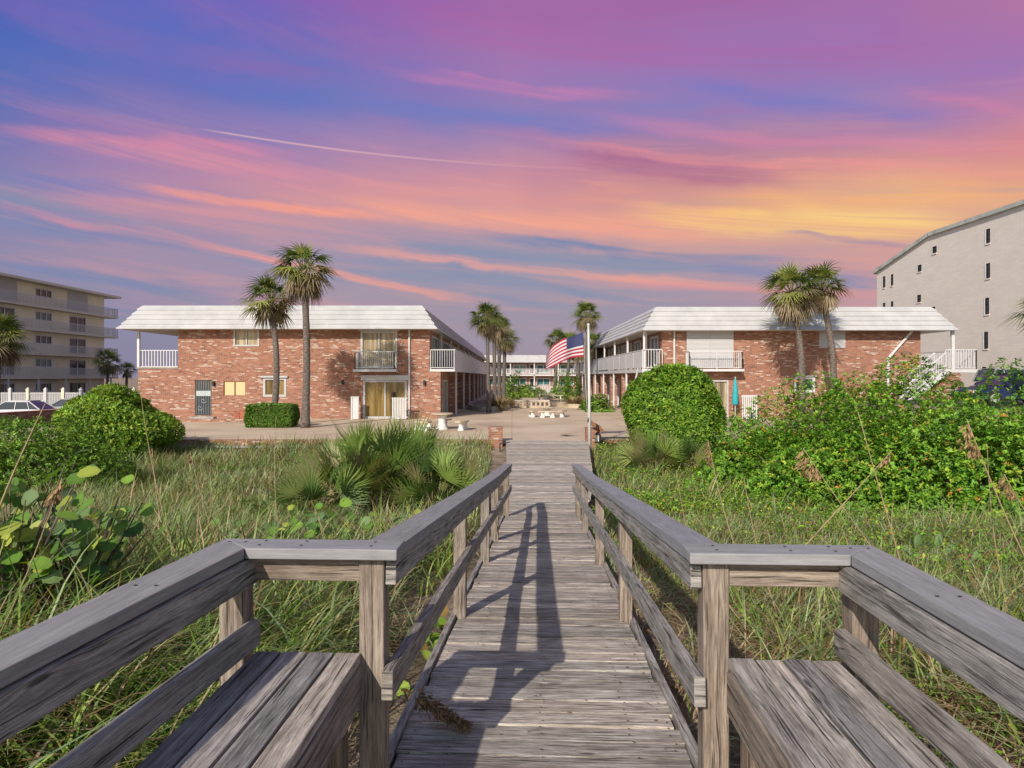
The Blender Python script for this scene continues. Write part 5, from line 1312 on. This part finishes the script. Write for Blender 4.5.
# low pierced block wall
bwl = empty('block_wall', (PX(530,53), 53, 0)); tag(bwl, 'low pale pierced block wall across the court, behind the middle table', 'wall')
mb = MB(); x0, x1 = PX(513,53)-PX(530,53), PX(549,53)-PX(530,53); mb.box(x0, x1, -.1, .1, .001, .14); mb.box(x0, x1, -.1, .1, .44, .56); xk = x0
while xk < x1: mb.box(xk, xk+.14, -.09, .09, .14, .44); xk += .34
mb.build('blocks', M['stone_tan'], bwl)
mb = MB(); mb.box(x0-.02, x1+.02, -.14, .14, .561, .61); mb.build('coping', M['stone_white'], bwl)
mb = MB(); mb.box(PX(541,56), PX(572,56), 55.9, 56.2, .001, .30); tag(mb.build('stone_kerb', M['stone_tan']), 'low tan stone kerb before the shrubs on the right of the court', 'kerb')
for i, (px, d) in enumerate(((553, 61), (546, 66))):
    o = empty('picnic_table', (PX(px,d), d, 0)); tag(o, ('near' if i == 0 else 'far') + ' pale picnic table with attached benches in front of the shrubs of the court', 'picnic table', 'picnic tables of the court')
    mb = MB(); mb.box(-.9,.9,-.37,.37,.70,.76); mb.build('table_top', M['stone_tan'], o)
    for s in (-1,1): mb = MB(); mb.box(-.9,.9,s*.75-.14,s*.75+.14,.42,.47); mb.build('bench_plank', M['stone_tan'], o)
    for s in (-1,1):
        mb = MB()
        for t in (-1,1): mb.beam((s*.65, t*.8, 0), (s*.65, t*.25, .70), .09, .09)
        mb.beam((s*.65,-.8,.38),(s*.65,.8,.38), .07,.07); mb.build('leg_frame', M['stone_white'], o)
o = empty('picket_fence', (PX(538,95), 95, 0)); tag(o, 'white picket fence across the court in front of the distant motel block', 'fence')
railing(o, [(-2.9,0,0),(4.2,0,0)], 1.05, pitch=.22, name='pickets', picket=.12); 
# fallen palm leaf on the paving
V, Fc = fan(np.array([0,0,.02]), [1,-.25,.03], np.array([0,0,1.]), .75, 12, .8, .0, .05)
fl = mesh_np('fallen_palm_leaf', V, Fc, np.repeat(np.array([[.20,.12,.06]]), len(V), 0), M['dry']); fl.location = (PX(560,28), 28.0, .01); tag(fl, 'brown fallen palm leaf lying on the tan paving near the end of the boardwalk', 'palm leaf')

# ------------------------------------------------------------------ flagpole and flag
xp, dp = PX(589.8, 24.3), 24.3; gz0 = float(ground_z(xp, dp)); fp = empty('flagpole', (xp, dp, gz0)); tag(fp, 'slim white flagpole beside the right end of the boardwalk', 'flagpole')
H = PZ(325.5, dp) - gz0; mb = MB(); mb.tube([(0,0,-.1), (-.02,0,H*.5), (-.05,0,H)], [.058,.05,.036], 12); mb.build('pole', M['white'], fp, smooth=True)
mb = MB(); mb.lathe((-.05,0,H), [(0,-.01),(.05,.0),(.055,.03),(.03,.07),(0,.08)], 12); mb.build('finial', M['white'], fp)
mb = MB(); mb.tube([(-.05,-.05,H-.05), (-.17,-.03,H-.30), (-.20,-.02,H-1.2), (-.09,-.07,1.3)], .006, 5); mb.build('halyard', M['white'], fp)
mb = MB(); mb.box(-.09,-.05,-.075,-.04,1.2,1.36); mb.build('cleat', M['dark'], fp)
M['fred'] = simple('flag_red_cloth', (.36,.010,.028), .8, .05); M['fwhite'] = simple('flag_white_cloth', (.52,.52,.56), .8, .05); M['fblue'] = simple('flag_blue_cloth', (.022,.03,.12), .8, .05)
top_c = [(583.2,331.8),(572,336.5),(563,339),(553,346),(546.5,355.5)]; bot_c = [(583.6,356.6),(573,357.5),(563,361.5),(554,366),(546,369.5)]
def crv(c, t):
    k = min(int(t*4), 3); u = t*4-k; g = lambda i: c[min(max(i,0),4)]; p0,p1,p2,p3 = g(k-1),g(k),g(k+1),g(k+2)
    return tuple(.5*(2*p1[j]+(p2[j]-p0[j])*u+(2*p0[j]-5*p1[j]+4*p2[j]-p3[j])*u*u+(-p0[j]+3*p1[j]-3*p2[j]+p3[j])*u**3) for j in (0,1))
def fpos(u, v, o=0.):
    a, b_ = crv(top_c, u), crv(bot_c, u); px = a[0]*v+b_[0]*(1-v); py = a[1]*v+b_[1]*(1-v)
    return P(px, py, dp) + Vector((0, .09*math.sin(u*9+v*1.3)*min(1,u*3) + .25*u + o, 0))
fo = fpos(0, .5); fl = MB(); nu, nv = 40, 26
for i in range(nu):
    for j in range(nv):
        u0, u1, v0, v1 = i/nu, (i+1)/nu, j/nv, (j+1)/nv; stripe = (j//2) % 2
        fl.mat = 2 if (u1 <= .401 and v0 >= 6/13 - 1e-6) else (0 if stripe == 0 else 1)
        fl.face([fpos(u1,v0)-fo, fpos(u0,v0)-fo, fpos(u0,v1)-fo, fpos(u1,v1)-fo])
fobj = fl.build('flag', [M['fred'], M['fwhite'], M['fblue']], None, smooth=True); fobj.location = fo
tag(fobj, 'American flag with red and white stripes flying to the left of the white pole', 'flag')
mb = MB()
for r in range(9):
    for c in range(6 if r % 2 == 0 else 5):
        u = .4*(2*c+1+(r % 2))/12; v = 1 - (7/13)*(r+1)/10
        for s in (-.006, .006):
            pts = []
            for k in range(10):
                rad = .016 if k % 2 == 0 else .0065; an = math.pi/2 + k*math.pi/5; pts.append(fpos(u+rad*math.cos(an)*.62, v+rad*math.sin(an), s)-fo)
            mb.face(pts if s < 0 else pts[::-1])
mb.build('stars', M['fwhite'], fobj)

# ------------------------------------------------------------------ parking, fences and cars
o = empty('lot_fence', (PX(40,60), 60, -.58)); tag(o, 'pale slatted fence with capped posts between the parking lot and the beige apartment block', 'fence')
x0, x1 = PX(-60,60)-PX(40,60), PX(150,60)-PX(40,60)
mb = MB(); k = x0
while k < x1: mb.box(k, k+.11, -.02, .02, .10, 1.62); k += .145
mb.box(x0, x1, -.05, -.021, .25, .36); mb.box(x0, x1, -.05, -.021, 1.45, 1.54); mb.build('slats', M['frame'], o)
k = x0; i = 0
while k < x1:
    mb = MB(); mb.box(k-.12, k+.12, -.14, .10, 0, 1.85); mb.hexa([(k-.15,-.17,1.85),(k+.15,-.17,1.85),(k+.15,.13,1.85),(k-.15,.13,1.85)], [(k-.03,-.05,2.05),(k+.03,-.05,2.05),(k+.03,.01,2.05),(k-.03,.01,2.05)])
    mb.build('post', M['condo'] if i % 2 else M['white'], o); k += 1.55; i += 1
mb = MB(); a, b_ = Vector((PX(-40,36), 36, 0)), Vector((PX(62,42.5), 42.5, 0)); mb.beam(a+Vector((0,0,-.15)), b_+Vector((0,0,-.15)), .3, .95); w_ = mb.build('brick_wall', M['brick']); tag(w_, 'low red brick wall in front of the cars of the left parking lot', 'wall')
mb = MB(); mb.beam(a+Vector((0,0,.37)), b_+Vector((0,0,.37)), .36, .07); mb.build('wall_coping', M['terr'], w_)
def car(label, paint, x, y, z, rz, suv=False, group=None):
    L, Wd = (4.7, 1.86) if suv else (4.6, 1.80); root = empty('parked_car', (x,y,z), rz); tag(root, label, 'car', group)
    hb, hr = (1.02, 1.72) if suv else (.90, 1.43)
    lo = [(-2.28,.42),(-2.30,.62),(-2.20,.80),(-1.95,hb-.02),(-1.2,hb+.02),(0,hb),(1.05,hb-.02),(1.75,hb-.12),(2.15,hb-.24),(2.28,.60),(2.28,.40),(2.1,.28),(-2.1,.28)]
    def section(y, ins, prof): return [(px*(1-ins*.02), y, pz) for px, pz in prof]
    mb = MB(); ys = [(-Wd/2+.06, 1.2), (-Wd/2, 0), (Wd/2, 0), (Wd/2-.06, 1.2)]
    # body: lofted side profile with the shoulders pulled in
    A = [[(px, s*(Wd/2 - (.10 if pz > .78 else (.03 if pz < .35 else 0))), pz) for px, pz in lo] for s in (-1, 1)]
    n = len(lo)
    for k in range(n): mb.face([A[0][k], A[0][(k+1)%n], A[1][(k+1)%n], A[1][k]][::-1])
    mb.face(A[0]); mb.face(A[1][::-1]); mb.build('body', M[paint], root, bevel=.03)
    if suv: gl = [(-2.15,hb),(-1.95,hr-.08),(-1.7,hr),(.1,hr),(.35,hr-.06),(1.05,hb)]
    else: gl = [(-1.95,hb),(-1.25,hr-.08),(-.95,hr),(.05,hr),(.35,hr-.05),(1.15,hb)]
    B = [[(px, s*(Wd/2-.12-.16*(pz-hb)/(hr-hb)), pz+.004) for px, pz in gl] for s in (-1,1)]
    mb = MB(); m = len(gl)
    for k in range(m-1): mb.face([B[0][k], B[1][k], B[1][k+1], B[0][k+1]])
    mb.face(B[0][::-1]); mb.face(B[1]); mb.build('windows', M['glass'], root)
    mb = MB()
    for s in (-1,1):
        f = lambda px, pz: Vector((px, s*(Wd/2-.115-.16*(pz-hb)/(hr-hb)), pz))
        for (p, q) in ((gl[0],gl[1]),(gl[-1],gl[-2])): mb.beam(f(*p), f(*q), .05, .09, up=(0,1,0))
        for xx_ in (-.35,): mb.beam(f(xx_, hb), f(xx_, hr), .05, .08, up=(0,1,0))
        mb.beam(f(-1.3 if not suv else -1.5, hb), f(-1.05 if not suv else -1.5, hr-.03), .04, .10, up=(0,1,0)); mb.beam(f(gl[1][0], hr-.03), f(gl[4][0], hr-.03), .05, .07)
    wr = [(gl[2][0]-.05, hr+.012), (gl[3][0]+.2, hr+.012)]
    mb.box(gl[2][0]-.1, gl[3][0]+.15, -Wd/2+.28, Wd/2-.28, hr-.01, hr+.03); mb.build('roof_frame', M[paint], root, bevel=.01)
    for xw in (-1.42, 1.42):
        for s in (-1,1):
            w = MB(); c = Vector((xw, s*(Wd/2-.10), .33)); w.tube([c+Vector((0,-.11,0)), c+Vector((0,.11,0))], .33, 20); wo_ = w.build('wheel', M['tyre'], root)
            w = MB(); w.tube([c+Vector((0,s*.09,0)), c+Vector((0,s*.125,0))], .20, 14); w.build('rim', M['frame'], wo_)
    for s in (-1,1):
        mb = MB(); mb.box(2.2, 2.30, s*.62-.2, s*.62+.2, .58, .70); mb.build('headlight', M['stone_white'], root); mb = MB(); mb.box(-2.32, -2.2, s*.66-.15, s*.66+.15, .62, .78); mb.build('tail_light', M['fred'], root)
        mb = MB(); mb.box(.80, .98, s*(Wd/2+.08)-.09, s*(Wd/2+.08)+.09, hb-.02, hb+.11); mb.build('mirror', M[paint], root)
car('white car parked behind the low brick wall at the left edge', 'carwhite', PX(18,44.5), 44.5, -.58, math.pi, group='cars parked in the left lot')
car('silver car parked farther right behind the green bushes of the left lot', 'carsilver', PX(72,49), 49, -.58, math.pi, group='cars parked in the left lot')
car('dark blue car whose roof shows above the right thicket', 'carblue', PX(1012,31), 31, 1.13, math.pi)
car('grey sport utility vehicle behind the dark blue car', 'carsilver', PX(1022,37.5), 37.5, 1.13, 0, suv=True)

# dry leaf scraps and twigs blown onto the planks
rl = np.random.default_rng(77); V, Fc, T = [], [], []; o = 0
for i in range(150):
    a_ = rl.uniform(-.58,.58); l_ = rl.uniform(1.2, 11); z_ = deck_z(l_)+.009; th = rl.uniform(0,6.28); L = rl.uniform(.010,.030) if i % 4 else rl.uniform(.05,.12); w_ = L*.35 if i % 4 else .0025
    d_ = np.array([math.cos(th), math.sin(th), .05]); s_ = np.array([-math.sin(th), math.cos(th), .25])*w_; p_ = np.array([a_, l_, z_])
    V += [p_, p_+d_*L*.5+s_, p_+d_*L, p_+d_*L*.5-s_]; Fc.append((o,o+1,o+2,o+3)); o += 4; T += [np.array([.20,.13,.07])*rl.uniform(.4,1.6)]*4
lf = mesh_np('leaf_litter', np.array(V), np.array(Fc), np.array(T), M['dry']); lf.rotation_euler = (0,0,-TH); tag(lf, kind='stuff')
